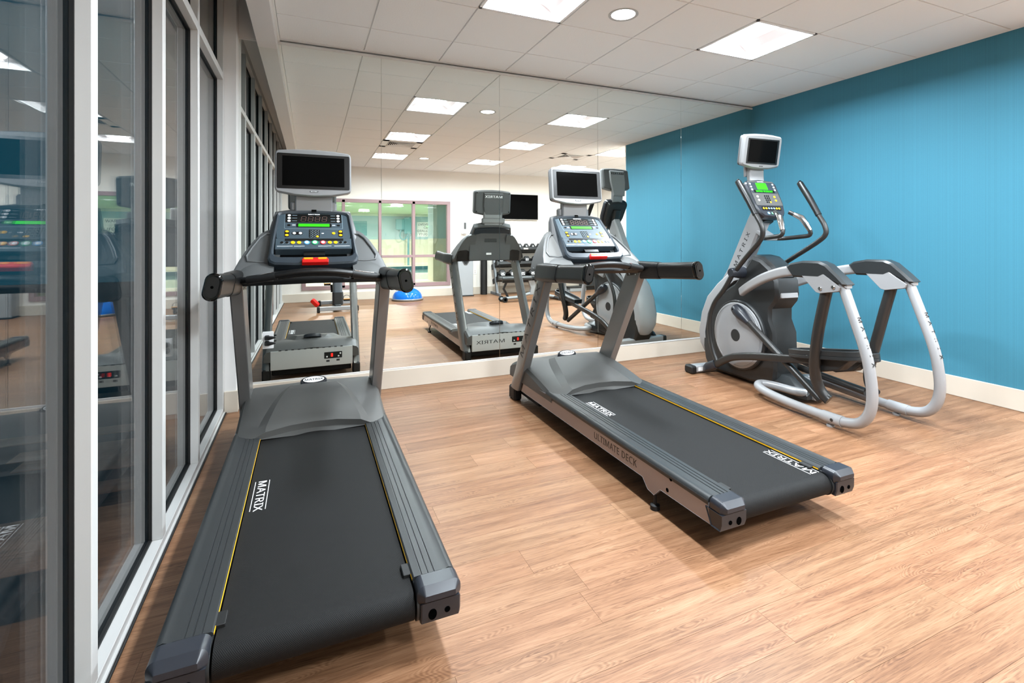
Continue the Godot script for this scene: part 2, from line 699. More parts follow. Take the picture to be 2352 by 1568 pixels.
func downlight(x: float, z: float, label: String, energy: float) -> void:
	var t := thing("downlight", label, "light", Vector3(x, H, z), 0.0, "round recessed downlights")
	var b := MB.new()
	b.lathe(PackedVector2Array([Vector2(0.088, 0.004), Vector2(0.1, 0.002), Vector2(0.1, -0.003), Vector2(0.086, -0.004), Vector2(0.08, -0.001), Vector2(0.08, 0.004)]), 32)
	part(t, "trim", b, M.downlight_trim)
	b = MB.new()
	b.lathe(PackedVector2Array([Vector2(0, 0.002), Vector2(0.081, 0.002), Vector2(0.081, -0.0005), Vector2(0, -0.0015)]), 32)
	part(t, "lens", b, M.lamp_glow)
	var l := SpotLight3D.new()
	l.name = "downlight_beam"
	l.spot_angle = 62
	l.spot_angle_attenuation = 1.0
	l.spot_range = 12
	l.spot_attenuation = 2.0
	l.light_size = 0.07
	l.light_energy = energy
	l.light_color = Color(1, 0.97, 0.92)
	l.shadow_enabled = true
	l.position = Vector3(0, -0.012, 0)
	l.rotation_degrees.x = -90
	t.add_child(l, true)

func vent(i: int, j: int, label: String) -> void:
	var x := W - 8 * T + (i + 1) * T
	var z := 0.473 + (j - 1) * T
	var t := thing("ceiling_vent", label, "vent", Vector3(x + T / 2, H, z + T / 2))
	var h := T / 2
	var b := MB.new()
	for k in 4:
		b.xf = Transform3D(Basis(Vector3.UP, k * PI / 2), Vector3.ZERO)
		b.box(Vector3(-h + 0.006, -0.001, h - 0.10), Vector3(h - 0.006, 0.012, h - 0.006), 0.001)
	part(t, "frame", b, M.grid_white)
	b = MB.new()
	b.box(Vector3(-h + 0.09, 0.02, -h + 0.09), Vector3(h - 0.09, 0.026, h - 0.09))
	part(t, "duct", b, M.vent_dark)
	for k in 7:
		b = MB.new()
		var r := 0.19 - k * 0.028
		for e in 4:
			b.xf = Transform3D(Basis(Vector3.UP, e * PI / 2), Vector3.ZERO) * Transform3D(Basis(), Vector3(0, 0.004, r)) * Transform3D(Basis(Vector3.RIGHT, 0.7), Vector3.ZERO)
			b.box(Vector3(-r, -0.001, -0.011), Vector3(r, 0.001, 0.011))
		part(t, "louver", b, M.grid_white)

func window_wall() -> void:
	var s := struct("window_1", "tall aluminium framed window wall")
	s.position = Vector3(-0.066, 0, 0)
	s.rotation.y = 0.009
	var zs := [1.04, 1.775, 2.51, 3.245, 3.98, 4.715, 5.45, 6.185]
	var edges := [0.155]
	for z in zs:
		edges.append(z)
	edges.append(ZB)
	var top := 2.96
	# mullions
	for z in zs:
		var b := MB.new()
		b.box(Vector3(-0.037, 0.04, z - 0.0225), Vector3(0, top, z + 0.0225), 0.0015)
		part(s, "mullion", b, M.frame_aluminium)
		b = MB.new()
		b.box(Vector3(-0.09, 0.0, z - 0.0225), Vector3(-0.073, top, z + 0.0225))
		b.box(Vector3(-0.076, 0.03, z - 0.016), Vector3(-0.037, top, z + 0.016))
		b.box(Vector3(-0.046, 0.03, z - 0.0265), Vector3(-0.036, top, z + 0.0265))
		part(s, "gasket", b, M.gasket)
	# jamb against the pier
	var j := MB.new()
	j.box(Vector3(-0.047, 0.0, 0.115), Vector3(0.0, top, 0.155), 0.0015)
	part(s, "jamb", j, M.frame_aluminium)
	j = MB.new()
	j.box(Vector3(-0.046, 0.03, 0.154), Vector3(-0.036, top, 0.161))
	part(s, "gasket", j, M.gasket)
	j = MB.new()   # sill and head
	j.box(Vector3(-0.037, 0, 0.1), Vector3(0.0, 0.04, ZB), 0.002)
	j.box(Vector3(-0.002, 0, 0.1), Vector3(0.008, 0.012, ZB), 0.002)
	part(s, "sill", j, M.frame_aluminium)
	j = MB.new()
	j.tube(PackedVector3Array([Vector3(0.014, 0.004, 0.12), Vector3(0.013, 0.004, 2.0), Vector3(0.016, 0.004, 4.2), Vector3(0.013, 0.004, ZB)]), 0.0045, 8)
	part(s, "floor_seal", j, M.gasket)
	j = MB.new()
	j.box(Vector3(-0.15, top - 0.012, 0.1), Vector3(0.0, 3.03, ZB), 0.002)
	part(s, "head", j, M.frame_aluminium)
	j = MB.new()
	j.box(Vector3(-0.0465, 0.036, 0.1), Vector3(-0.036, 0.047, ZB))
	j.box(Vector3(-0.09, 0.0, 0.1), Vector3(-0.036, 0.036, ZB))
	j.box(Vector3(-0.09, 0.0, 0.1), Vector3(-0.046, top, 0.15))
	j.box(Vector3(-0.0465, top - 0.022, 0.1), Vector3(-0.036, top - 0.011, ZB))
	part(s, "gasket", j, M.gasket)
	for k in edges.size() - 1:
		var a: float = edges[k] + (0.0225 if k > 0 else 0.0)
		var c: float = edges[k + 1] - 0.0225
		var b := MB.new()
		b.box(Vector3(-0.037, 2.35, a), Vector3(0.0, 2.397, c), 0.0015)
		part(s, "transom", b, M.frame_aluminium)
		b = MB.new()
		b.box(Vector3(-0.0465, 2.343, a), Vector3(-0.036, 2.404, c))
		b.box(Vector3(-0.09, 2.352, a), Vector3(-0.072, 2.395, c))
		part(s, "gasket", b, M.gasket)
		for v in [[0.03, 2.36], [2.385, top]]:
			b = MB.new()
			b.box(Vector3(-0.052, v[0], a - 0.004), Vector3(-0.047, v[1], c + 0.004))
			b.box(Vector3(-0.072, v[0], a - 0.004), Vector3(-0.067, v[1], c + 0.004))
			part(s, "pane", b, M.window_glass)
	var g := struct("exterior_ground", "dark paving outside the window")
	var b := MB.new()
	b.box(Vector3(-16, -0.2, -14), Vector3(-0.25, -0.06, 20))
	part(g, "paving", b, M.exterior_paving)

# ---------------------------------------------------------------- treadmill
func mb(o := Vector3.ZERO) -> MB:
	var b := MB.new()
	b.xf = Transform3D(Basis(), o)
	return b

func gym_materials() -> void:
	var m := mat("belt", Color(0.075, 0.073, 0.072), 0.66)
	m.metallic_specular = 0.32
	var im := Image.create(32, 32, false, Image.FORMAT_RGB8)
	for y in 32:
		for x in 32:
			var k := 0.5 + 0.5 * sin(TAU * x / 16.0) * sin(TAU * y / 16.0)
			im.set_pixel(x, y, Color(k, k, k))
	m.heightmap_enabled = true
	m.heightmap_texture = ImageTexture.create_from_image(im)
	m.heightmap_scale = 0.05
	m.uv1_triplanar = true
	m.uv1_scale = Vector3.ONE * 110.0
	mat("deck_black", Color(0.03, 0.03, 0.03), 0.8)
	m = mat("hole_black", Color(0.01, 0.01, 0.01), 1.0)
	m.metallic_specular = 0.1
	m = mat("screen_black", Color(0.03, 0.03, 0.03), 0.08)
	m.metallic_specular = 0.12
	m = mat("hood_grey", Color(0.275, 0.272, 0.265), 0.5)
	m = mat("upright_grey", Color(0.50, 0.495, 0.49), 0.30, 0.5)
	mat("front_silver", Color(0.74, 0.75, 0.75), 0.33, 0.25)
	mat("side_plate", Color(0.58, 0.55, 0.55), 0.25, 0.35)
	mat("rail_grey", Color(0.15, 0.158, 0.162), 0.42)
	mat("cap_blue_grey", Color(0.145, 0.155, 0.18), 0.32)
	mat("console_slate", Color(0.17, 0.20, 0.225), 0.3)
	mat("panel_slate", Color(0.225, 0.275, 0.305), 0.35)
	mat("wing_grey", Color(0.325, 0.33, 0.328), 0.42)
	mat("monitor_silver", Color(0.52, 0.52, 0.52), 0.32, 0.1)
	mat("shell_dark", Color(0.33, 0.33, 0.33), 0.5)
	mat("gloss_black", Color(0.012, 0.012, 0.012), 0.12)
	mat("bezel_black", Color(0.055, 0.058, 0.058), 0.25)
	mat("grip_black", Color(0.028, 0.03, 0.033), 0.38)
	mat("rubber", Color(0.03, 0.03, 0.03), 0.6)
	mat("chrome", Color(0.8, 0.8, 0.8), 0.15, 1.0)
	mat("yellow", Color(0.96, 0.72, 0.08), 0.4)
	mat("button_yellow", Color(0.98, 0.74, 0.05), 0.35)
	mat("button_white", Color(0.9, 0.91, 0.91), 0.35)
	mat("button_blue", Color(0.30, 0.62, 0.86), 0.35)
	mat("button_green", Color(0.05, 0.60, 0.36), 0.35)
	mat("button_red", Color(0.83, 0.13, 0.15), 0.35)
	mat("clip_red", Color(0.86, 0.07, 0.04), 0.35)
	mat("clip_orange", Color(0.98, 0.56, 0.05), 0.35)
	mat("print_white", Color(0.93, 0.93, 0.93), 0.5)
	mat("print_grey", Color(0.45, 0.52, 0.55), 0.5)
	mat("print_dark", Color(0.06, 0.06, 0.065), 0.45)
	mat("segment_brown", Color(0.34, 0.25, 0.215), 0.5)
	m = mat("lcd_green", Color(0.16, 0.75, 0.05), 0.35)
	m.emission_enabled = true
	m.emission = Color(0.14, 0.93, 0.02)
	m.emission_energy_multiplier = 0.75
	m = mat("led_red", Color(0.8, 0.08, 0.04), 0.35)
	m.emission_enabled = true
	m.emission = Color(1.0, 0.12, 0.05)
	m.emission_energy_multiplier = 0.8

var disc_mesh := {}
func disc(parent: Node, called: String, fr: Transform3D, x: float, y: float, z: float, r: float, m: Material, hgt := 0.003, sy := 1.0) -> void:
	var key := "%.4f_%.4f" % [r, hgt]
	if not disc_mesh.has(key):
		var b := MB.new()
		var e := minf(hgt * 0.4, r * 0.2)
		b.lathe(PackedVector2Array([Vector2(0, 0), Vector2(r, 0), Vector2(r, hgt - e), Vector2(r - e, hgt), Vector2(0, hgt)]), 20)
		disc_mesh[key] = b.mesh()
	put(parent, called, disc_mesh[key], m, fr * Transform3D(Basis(Vector3.RIGHT, PI / 2) * Basis.from_scale(Vector3(1, 1, sy)), Vector3(x, y, z)))

func plate(parent: Node, called: String, fr: Transform3D, x0: float, x1: float, y0: float, y1: float, z0: float, z1: float, m: Material, r := 0.0, bev := 0.0) -> MeshInstance3D:
	var b := MB.new()
	b.xf = fr
	if r > 0:
		b.prism(MB.rrect(x1 - x0, y1 - y0, r, 3, Vector2((x0 + x1) / 2, (y0 + y1) / 2)), z0, z1, bev)
	else:
		b.box(Vector3(x0, y0, z0), Vector3(x1, y1, z1), bev)
	return part(parent, called, b, m)

func seven_segments(parent: Node, fr: Transform3D, x: float, y: float, w: float, h: float, z: float) -> void:
	var b := MB.new()
	b.xf = fr * Transform3D(Basis(Vector3(1, 0, 0), Vector3(0.12, 1, 0), Vector3(0, 0, 1)), Vector3(x, y, z))
	var s := 0.0028
	for v in [h / 2, 0.0, -h / 2]:
		b.box(Vector3(-w / 2 + s, v - s / 2, 0), Vector3(w / 2 - s, v + s / 2, 0.0006))
	for e: float in [-1.0, 1.0]:
		for d in [-1, 1]:
			b.box(Vector3(e * w / 2 - s / 2, d * h / 4 - h / 4 + s * 0.7, 0), Vector3(e * w / 2 + s / 2, d * h / 4 + h / 4 - s * 0.7, 0.0006))
	part(parent, "digit", b, M.segment_brown)

func side_x(b: MB) -> void:   # prism frame whose local (X, Y, Z) are world (z, y, x)
	b.xf = b.xf * Transform3D(Basis(Vector3(0, 0, 1), Vector3(0, 1, 0), Vector3(1, 0, 0)), Vector3.ZERO)

const TZ := 1.65
func make_treadmill() -> Node3D:
	var t := thing("treadmill", "", "treadmill", Vector3(0, 0, TZ))
	var O := Vector3(0, 0, -TZ)
	var b: MB
	# chassis under the deck
	b = mb(O)
	b.box(Vector3(-0.33, 0.035, 0.66), Vector3(0.33, 0.16, 0.98), 0.006)
	b.box(Vector3(-0.36, 0.12, 0.9), Vector3(0.36, 0.185, 2.66), 0.004)
	b.box(Vector3(-0.30, 0.06, 2.30), Vector3(0.30, 0.12, 2.38), 0.004)
	part(t, "chassis", b, M.deck_black)
	for sx: float in [-1.0, 1.0]:
		b = mb(O)
		b.box(Vector3(sx * 0.338, 0.0, 0.585), Vector3(sx * 0.402, 0.105, 0.70), 0.012)
		part(t, "front_foot", b, M.rubber)
		b = mb(O + Vector3(sx * 0.378, 0, 2.345))
		b.lathe(PackedVector2Array([Vector2(0, 0), Vector2(0.022, 0), Vector2(0.022, 0.02), Vector2(0.008, 0.024), Vector2(0.008, 0.11), Vector2(0, 0.11)]), 14)
		part(t, "levelling_foot", b, M.rubber)
		# side plate with the notch over the foot
		b = mb(O)
		side_x(b)
		var pl := PackedVector2Array([Vector2(0.80, 0.105), Vector2(2.262, 0.113), Vector2(2.300, 0.073), Vector2(2.348, 0.066), Vector2(2.392, 0.110), Vector2(2.704, 0.116), Vector2(2.690, 0.16), Vector2(2.684, 0.204), Vector2(0.86, 0.204)])
		b.prism(pl, sx * 0.372, sx * 0.386, 0.0012)
		var sp := part(t, "side_plate", b, M.side_plate)
		var fr := Transform3D(Basis(Vector3(0, 0, sx), Vector3(0, 1, 0), Vector3(-sx, 0, 0)) , Vector3(sx * 0.386, 0, -TZ))
		var fo := Transform3D(Basis(Vector3(0, 0, 1) * -sx, Vector3.UP, Vector3(sx, 0, 0)), Vector3(sx * 0.3862, 0, 0))
		for h in [[2.463, 0.19], [2.44, 0.132]]:
			disc(sp, "bolt_hole", fo, -sx * (h[0] - TZ), h[1], 0.0, 0.009, M.hole_black, 0.0008)
		text(sp, "lettering", "ULTIMATE DECK", 0.034, M.print_dark, fo * Transform3D(Basis(), Vector3(-sx * (2.02 - TZ) + (0.0 if sx < 0 else 0.0), 0.153, 0.0)), false, 1.15, 0.0008)
	# foot rails with ribs and the yellow safety line
	for sx: float in [-1.0, 1.0]:
		b = mb(O)
		var pr := PackedVector2Array()
		var pts := [[0.258, 0.170], [0.258, 0.212], [0.262, 0.2165]]
		for g in [0.285, 0.304, 0.323]:
			pts.append([g - 0.0025, 0.218]); pts.append([g - 0.001, 0.2155]); pts.append([g + 0.001, 0.2155]); pts.append([g + 0.0025, 0.218])
		pts.append_array([[0.346, 0.218], [0.356, 0.2165], [0.368, 0.221], [0.378, 0.218], [0.386, 0.209], [0.388, 0.198], [0.386, 0.186], [0.372, 0.182], [0.372, 0.170]])
		for q in pts:
			pr.append(Vector2(sx * q[0], q[1]))
		b.prism(pr, 1.21, 2.685)
		part(t, "foot_rail", b, M.rail_grey)
		b = mb(O)
		b.box(Vector3(sx * 0.2568, 0.2045, 1.25), Vector3(sx * 0.2585, 0.2095, 2.68))
		part(t, "safety_line", b, M.yellow)
		# rear end cap: glossy rounded top, recessed lower face with two holes
		b = mb(O)
		b.xf = b.xf * Transform3D(Basis(), Vector3(sx * 0.324, 0, 0))
		b.prism(MB.rrect(0.130, 0.056, 0.022, 5, Vector2(0, 0.197)), 2.676, 2.768, 0.02)
		var cap := part(t, "end_cap", b, M.cap_blue_grey)
		b = mb(O)
		side_x(b)
		var cl := PackedVector2Array([Vector2(2.672, 0.18), Vector2(2.686, 0.15), Vector2(2.702, 0.116), Vector2(2.750, 0.116), Vector2(2.759, 0.14), Vector2(2.760, 0.18)])
		b.prism(cl, sx * 0.268, sx * 0.386, 0.004)
		part(cap, "lower_face", b, M.cap_blue_grey)
		var fc := Transform3D(Basis(), Vector3(sx * 0.324, 0, 2.7595 - TZ))
		disc(cap, "bolt_hole", fc, sx * 0.022, 0.146, 0.0, 0.0085, M.hole_black, 0.0012)
		disc(cap, "bolt_hole", fc, -sx * 0.022, 0.144, 0.0, 0.0125, M.hole_black, 0.0012, 1.25)
		b = mb(O)
		side_x(b)
		var rb := PackedVector2Array()
		for k in 13:
			var a := -PI / 2 + PI * k / 12
			rb.append(Vector2(2.700 + cos(a) * 0.05, 0.155 + sin(a) * 0.05))
		rb.append(Vector2(2.60, 0.205)); rb.append(Vector2(2.60, 0.105))
		b.prism(rb, sx * 0.259, sx * 0.268, 0.001)
		part(t, "roller_guard", b, M.rail_grey)
		b = mb(O)
		b.box(Vector3(sx * 0.235, 0.196, 2.60), Vector3(sx * 0.262, 0.2105, 2.655), 0.002)
		part(t, "belt_guide", b, M.rubber)
	# running belt, a closed loop round the rear roller
	b = mb(O)
	side_x(b)
	var bl := PackedVector2Array([Vector2(0.86, 0.112), Vector2(0.86, 0.199)])
	for k in 15:
		var a := PI / 2 - PI * k / 14
		bl.append(Vector2(2.700 + cos(a) * 0.0455, 0.1545 + sin(a) * 0.0455))
	b.prism(bl, -0.254, 0.254, 0.0008)
	part(t, "running_belt", b, M.belt)
	# motor hood: raised centre between two outward facets
	b = mb(O)
	var rings := []
	var zs := [0.575, 0.59, 0.63, 0.68, 0.73, 0.78, 0.84, 0.90, 0.97, 1.04, 1.11, 1.18, 1.23, 1.26, 1.285, 1.31]
	for z in zs:
		var f: float = clampf((z - 0.575) / 0.735, 0, 1)
		var ys := 0.0
		if z < 0.72:
			ys = lerpf(0.272, 0.318, sin(clampf((z - 0.575) / 0.145, 0, 1) * PI / 2))
		else:
			ys = lerpf(0.318, 0.222, pow((z - 0.72) / 0.59, 1.45))
		var lift: float = 0.032 * smoothstep(0.73, 0.86, z) * (1.0 - 0.45 * smoothstep(1.0, 1.31, z))
		var xb: float = lerpf(0.06, 0.235, pow(clampf((z - 0.74) / 0.53, 0, 1), 0.55))
		var drop: float = 0.02 + 0.012 * f
		var g := PackedVector3Array()
		var half := [[0.0, ys + lift + 0.004], [xb * 0.5, ys + lift + 0.003], [xb, ys + lift], [xb + 0.048, ys - 0.002], [maxf(0.335, xb + 0.07), ys - 0.008], [0.368, ys - 0.018], [0.384, ys - drop - 0.016], [0.388, 0.20], [0.388, 0.17]]
		var zc: float = z
		for k in range(half.size() - 1, -1, -1):
			g.append(Vector3(-half[k][0], half[k][1], zc + hood_lip(z, half[k][0])))
		for k in range(1, half.size()):
			g.append(Vector3(half[k][0], half[k][1], zc + hood_lip(z, half[k][0])))
		rings.append(g)
	var lastr: PackedVector3Array = rings[rings.size() - 1]
	var lip := PackedVector3Array()
	for v in lastr:
		lip.append(Vector3(v.x, minf(v.y - 0.012, 0.209) if absf(v.x) < 0.30 else maxf(v.y - 0.012, 0.17), v.z - 0.004))
	rings.append(lip)
	b.loft(rings)
	var hood := part(t, "motor_hood", b, M.hood_grey, "", 17.0)
	b = mb(O + Vector3(0, 0.347, 0.795))
	b.xf = b.xf * Transform3D(Basis(Vector3.RIGHT, 0.42) * Basis.from_scale(Vector3(1.2, 1.2, 1.25)), Vector3.ZERO)
	var rr := []
	for v in [[1.0, -0.02], [1.0, 0.0], [0.93, 0.004]]:
		var g := PackedVector3Array()
		for k in 28:
			g.append(Vector3(cos(TAU * k / 28) * 0.064 * v[0], v[1], sin(TAU * k / 28) * 0.032 * v[0]))
		rr.append(g)
	b.loft(rr)
	var badge := part(hood, "badge", b, M.cap_blue_grey)
	var bf := b.xf * Transform3D(Basis(Vector3.RIGHT, -PI / 2), Vector3(0, 0.0042, 0))
	disc(badge, "badge_ring", bf * Transform3D(Basis.from_scale(Vector3(1, 0.46, 1)), Vector3.ZERO), 0, 0, 0, 0.056, M.gloss_black, 0.001)
	disc(badge, "badge_face", bf * Transform3D(Basis.from_scale(Vector3(0.92, 0.40, 1)), Vector3.ZERO), 0, 0, 0.0006, 0.056, M.print_white, 0.001)
	text(badge, "lettering", "MATRIX", 0.0145, M.print_dark, bf * Transform3D(Basis(), Vector3(0, 0, 0.0016)), true, 1.2, 0.0006)
	# front panel between the uprights, seen in the mirror
	b = mb(O)
	b.box(Vector3(-0.335, 0.10, 0.572), Vector3(0.335, 0.265, 0.60), 0.003)
	var fp := part(t, "front_panel", b, M.front_silver)
	b = mb(O)
	for k in 11:
		b.box(Vector3(-0.27 + k * 0.05, 0.264, 0.5695), Vector3(-0.25 + k * 0.05, 0.271, 0.58))
	part(fp, "vent_slots", b, M.deck_black).set_meta("kind", "stuff")
	var ff := Transform3D(Basis(Vector3(-1, 0, 0), Vector3.UP, Vector3(0, 0, -1)), Vector3(0, 0, 0.572 - TZ))
	plate(fp, "socket_plate", ff, -0.245, -0.095, 0.165, 0.222, -0.001, 0.003, M.deck_black, 0.004)
	plate(fp, "power_switch", ff, -0.168, -0.15, 0.18, 0.21, 0.0, 0.006, M.led_red, 0.003)
	for v in [[-0.118, 0.182], [-0.215, 0.182], [-0.23, 0.205]]:
		disc(fp, "socket", ff, v[0], v[1], 0.002, 0.007, M.print_white, 0.002)
	plate(fp, "socket_port", ff, -0.14, -0.112, 0.135, 0.152, 0.0, 0.001, M.cap_blue_grey)
	plate(fp, "socket_port", ff, -0.225, -0.197, 0.138, 0.155, 0.0, 0.001, M.cap_blue_grey)
	if true:
		var plate_text := text(fp, "plate_lettering", "MATRIX", 0.034, M.print_dark, ff * Transform3D(Basis(), Vector3(0.135, 0.188, 0.0008)), false, 1.9, 0.0006)
	# leaning uprights, flat inside and rounded outside
	for sx: float in [-1.0, 1.0]:
		b = mb(O)
		rings = []
		var prof := [[0.343, -0.083], [0.343, 0.083], [0.347, 0.087], [0.398, 0.087], [0.405, 0.08], [0.409, 0.045], [0.408, 0.0], [0.404, -0.03], [0.396, -0.055], [0.384, -0.074], [0.368, -0.085], [0.348, -0.088]]
		for y in [0.098, 0.115, 0.30, 0.65, 1.01]:
			var zc: float = 0.806 + (y - 0.33) * 0.553
			var g := PackedVector3Array()
			var dp := 1.0 if y > 0.2 else 1.06
			for q in prof:
				g.append(Vector3(sx * q[0], y, zc + q[1] * dp * 0.98))
			rings.append(g)
		b.loft(rings)
		var up := part(t, "upright", b, M.upright_grey)
		for v in [[0.9, -0.03], [0.9, 0.045]]:
			var fi := Transform3D(Basis(Vector3(0, 0, sx), Vector3.UP, Vector3(-sx, 0, 0)), Vector3(sx * 0.343, 0.975, 0.806 + 0.645 * 0.553 - TZ + v[1]))
			disc(up, "bolt", fi, 0, 0, 0, 0.007, M.chrome, 0.004)
		disc(up, "bolt", Transform3D(Basis(), Vector3(sx * 0.378, 0.962, 0.806 + 0.632 * 0.553 + 0.085 - TZ)), 0, 0, 0, 0.0085, M.chrome, 0.004)
		# brand down the outer face
		var along := Vector3(0, 1, 0.553).normalized()
		var fo := Transform3D(Basis(along * 1.0, Vector3(0, -0.553, 1).normalized() * sx, Vector3(sx, 0, 0)), Vector3(sx * 0.4083, 0.645, 0.806 + 0.315 * 0.553 - TZ + 0.02))
		fo.basis.y = fo.basis.z.cross(fo.basis.x)
		text(up, "lettering", "M A T R I X", 0.05, M.print_dark, fo, false, 1.9, 0.0016)
		# handle: collar, grip and end cap, leaning inwards
		b = mb(O)
		var tilt := 0.2 * sx
		var upv := Vector3(-sin(tilt), cos(tilt), 0)
		var cap := MB.rrect(0.064, 0.112, 0.031, 5)
		b.sweep(spline([Vector3(sx * 0.372, 1.005, 1.10), Vector3(sx * 0.378, 1.008, 1.20), Vector3(sx * 0.388, 1.012, 1.32), Vector3(sx * 0.392, 1.016, 1.43)], 4), MB.rrect(0.078, 0.125, 0.03, 5), upv, PackedFloat32Array([1.0, 1.0, 1.0, 1.02, 1.03, 1.02, 1.0, 0.98, 0.97, 0.96, 0.95, 0.94, 0.9]))
		var hd := part(t, "handle", b, M.grip_black)
		b = mb(O)
		b.sweep(PackedVector3Array([Vector3(sx * 0.391, 1.014, 1.40), Vector3(sx * 0.396, 1.036, 1.765)]), cap, upv)
		part(hd, "grip", b, M.grip_black)
		b = mb(O)
		b.sweep(PackedVector3Array([Vector3(sx * 0.396, 1.036, 1.765), Vector3(sx * 0.3961, 1.0365, 1.772), Vector3(sx * 0.3962, 1.0372, 1.786), Vector3(sx * 0.3963, 1.0375, 1.794)]), cap, upv, PackedFloat32Array([1.0, 1.05, 1.05, 0.92]))
		part(hd, "end_cap", b, M.gloss_black)
		var hf := Transform3D(Basis(upv.cross(Vector3(0, 0, 1)), upv, Vector3(0, 0, 1)), Vector3(sx * 0.3963, 1.0375, 1.7945 - TZ))
		plate(hd, "cap_face", hf, -0.022, 0.022, -0.044, 0.044, 0, 0.0015, M.grip_black, 0.0215)
		disc(hd, "screw_hole", hf, 0, 0, 0.001, 0.006, M.hole_black, 0.0012)
		# wing shell from console down to the handle
		b = mb(O)
		rings = []
		for q in [[0.175, 1.288, 0.0], [0.215, 1.29, 0.0], [0.245, 1.286, 0.002], [0.275, 1.268, 0.006], [0.31, 1.228, 0.012], [0.345, 1.172, 0.02], [0.375, 1.112, 0.03], [0.395, 1.062, 0.045], [0.405, 1.03, 0.06]]:
			var x: float = sx * q[0]
			var yt: float = q[1]
			var yb: float = lerpf(1.0, 0.985, clampf((q[0] - 0.2) / 0.2, 0, 1))
			var zf0 := 1.235
			var g := PackedVector3Array()
			var zt: float = zf0 - (yt - 1.03) * 0.96
			g.append(Vector3(x, yb, 1.04 + q[2]))
			g.append(Vector3(x, yb, zf0 + 0.01))
			g.append(Vector3(x, yb + 0.02, zf0 + 0.02))
			g.append(Vector3(x, lerpf(1.03, yt, 0.35), lerpf(zf0, zt, 0.35) + 0.006))
			g.append(Vector3(x, lerpf(1.03, yt, 0.7), lerpf(zf0, zt, 0.7)))
			g.append(Vector3(x, yt - 0.008, zt + 0.004))
			g.append(Vector3(x, yt, zt - 0.008))
			g.append(Vector3(x, yt - 0.002, zt - 0.045 - q[2] * 0.3))
			g.append(Vector3(x, yt - 0.016, minf(zt - 0.06, 0.95 + q[2])))
			g.append(Vector3(x, lerpf(1.03, yt, 0.4), 0.99 + q[2]))
			rings.append(g)
		b.loft(rings)
		var wg := part(t, "side_wing", b, M.wing_grey)
		# raised bead round the inner panel, then the lower tray lip
		b = mb(O)
		var lp := PackedVector3Array()
		for q in [[0.21, 1.112], [0.21, 1.19], [0.21, 1.262], [0.25, 1.264], [0.28, 1.24], [0.315, 1.186], [0.338, 1.142], [0.33, 1.116], [0.27, 1.11]]:
			lp.append(Vector3(sx * q[0], q[1], 1.235 - (q[1] - 1.03) * 0.96 + 0.004))
		b.sweep(lp, MB.circle(0.0065, 8), Vector3(0, 1, 1).normalized(), PackedFloat32Array(), true)
		part(wg, "panel_bead", b, M.wing_grey)
		b = mb(O)
		rings = []
		for q in [[0.2, 1.085, 1.0], [0.25, 1.088, 1.0], [0.30, 1.085, 0.9], [0.345, 1.072, 0.55], [0.365, 1.06, 0.2]]:
			var x: float = sx * q[0]
			rings.append(PackedVector3Array([Vector3(x, 1.02, 1.20), Vector3(x, 1.015, 1.245 + 0.055 * q[2]), Vector3(x, 1.03, 1.25 + 0.06 * q[2]), Vector3(x, q[1], 1.205 + 0.02 * q[2]), Vector3(x, q[1] + 0.018, 1.17)]))
		b.loft(rings)
		part(wg, "tray_lip", b, M.wing_grey)
	# console base and back shell
	b = mb(O)
	rings = []
	for q in [[-0.36, 0.99, 1.025], [-0.2, 0.992, 1.04], [0.0, 0.995, 1.045], [0.2, 0.992, 1.04], [0.36, 0.99, 1.025]]:
		rings.append(PackedVector3Array([Vector3(q[0], q[1], 1.03), Vector3(q[0], q[1], 1.25), Vector3(q[0], q[1] + 0.02, 1.275), Vector3(q[0], q[2] + 0.02, 1.26), Vector3(q[0], q[2] + 0.08, 1.0)]))
	b.loft(rings)
	part(t, "console_base", b, M.grip_black)
	b = mb(O)
	rings = []
	for q in [[-0.235, 1.30, 0.97], [-0.21, 1.395, 0.92], [-0.12, 1.412, 0.90], [0.12, 1.412, 0.90], [0.21, 1.395, 0.92], [0.235, 1.30, 0.97]]:
		rings.append(PackedVector3Array([Vector3(q[0], 1.0, 1.0), Vector3(q[0], 1.03, 1.20), Vector3(q[0], q[1] - 0.02, q[2] + 0.03), Vector3(q[0], q[1], q[2]), Vector3(q[0], q[1] - 0.04, q[2] - 0.025), Vector3(q[0], 1.24, 0.965), Vector3(q[0], 1.15, 0.975)]))
	b.loft(rings)
	var bs := part(t, "back_shell", b, M.shell_dark)
	var kf := Transform3D(Basis(Vector3(-1, 0, 0), Vector3.UP, Vector3(0, 0, -1)), Vector3(0, 0, 0.968 - TZ))
	for k in 5:
		plate(bs, "vent_slot", kf, -0.07, 0.07, 1.20 + k * 0.014, 1.207 + k * 0.014, -0.004, 0.004, M.rubber)
	plate(bs, "rating_label", kf, -0.01, 0.05, 1.06, 1.082, -0.02, -0.003, M.print_white)
	# console: tilted display face
	var c45 := 0.70711
	var FX := Transform3D(Basis(Vector3.RIGHT, Vector3(0, c45, -c45), Vector3(0, c45, c45)), Vector3(0, 1.247, 1.083 - TZ))
	b = mb()
	b.xf = FX
	var outl := PackedVector2Array()
	var inl := PackedVector2Array()
	for v in [[0.228, -0.13], [0.218, 0.0], [0.207, 0.12], [0.203, 0.178], [0.194, 0.198], [0.175, 0.207], [0.09, 0.218], [0.0, 0.221], [-0.09, 0.218], [-0.175, 0.207], [-0.194, 0.198], [-0.203, 0.178], [-0.207, 0.12], [-0.218, 0.0], [-0.228, -0.13], [-0.232, -0.165], [-0.222, -0.195], [-0.195, -0.212], [-0.1, -0.217], [0.1, -0.217], [0.195, -0.212], [0.222, -0.195], [0.232, -0.165]]:
		outl.append(Vector2(v[0], v[1]))
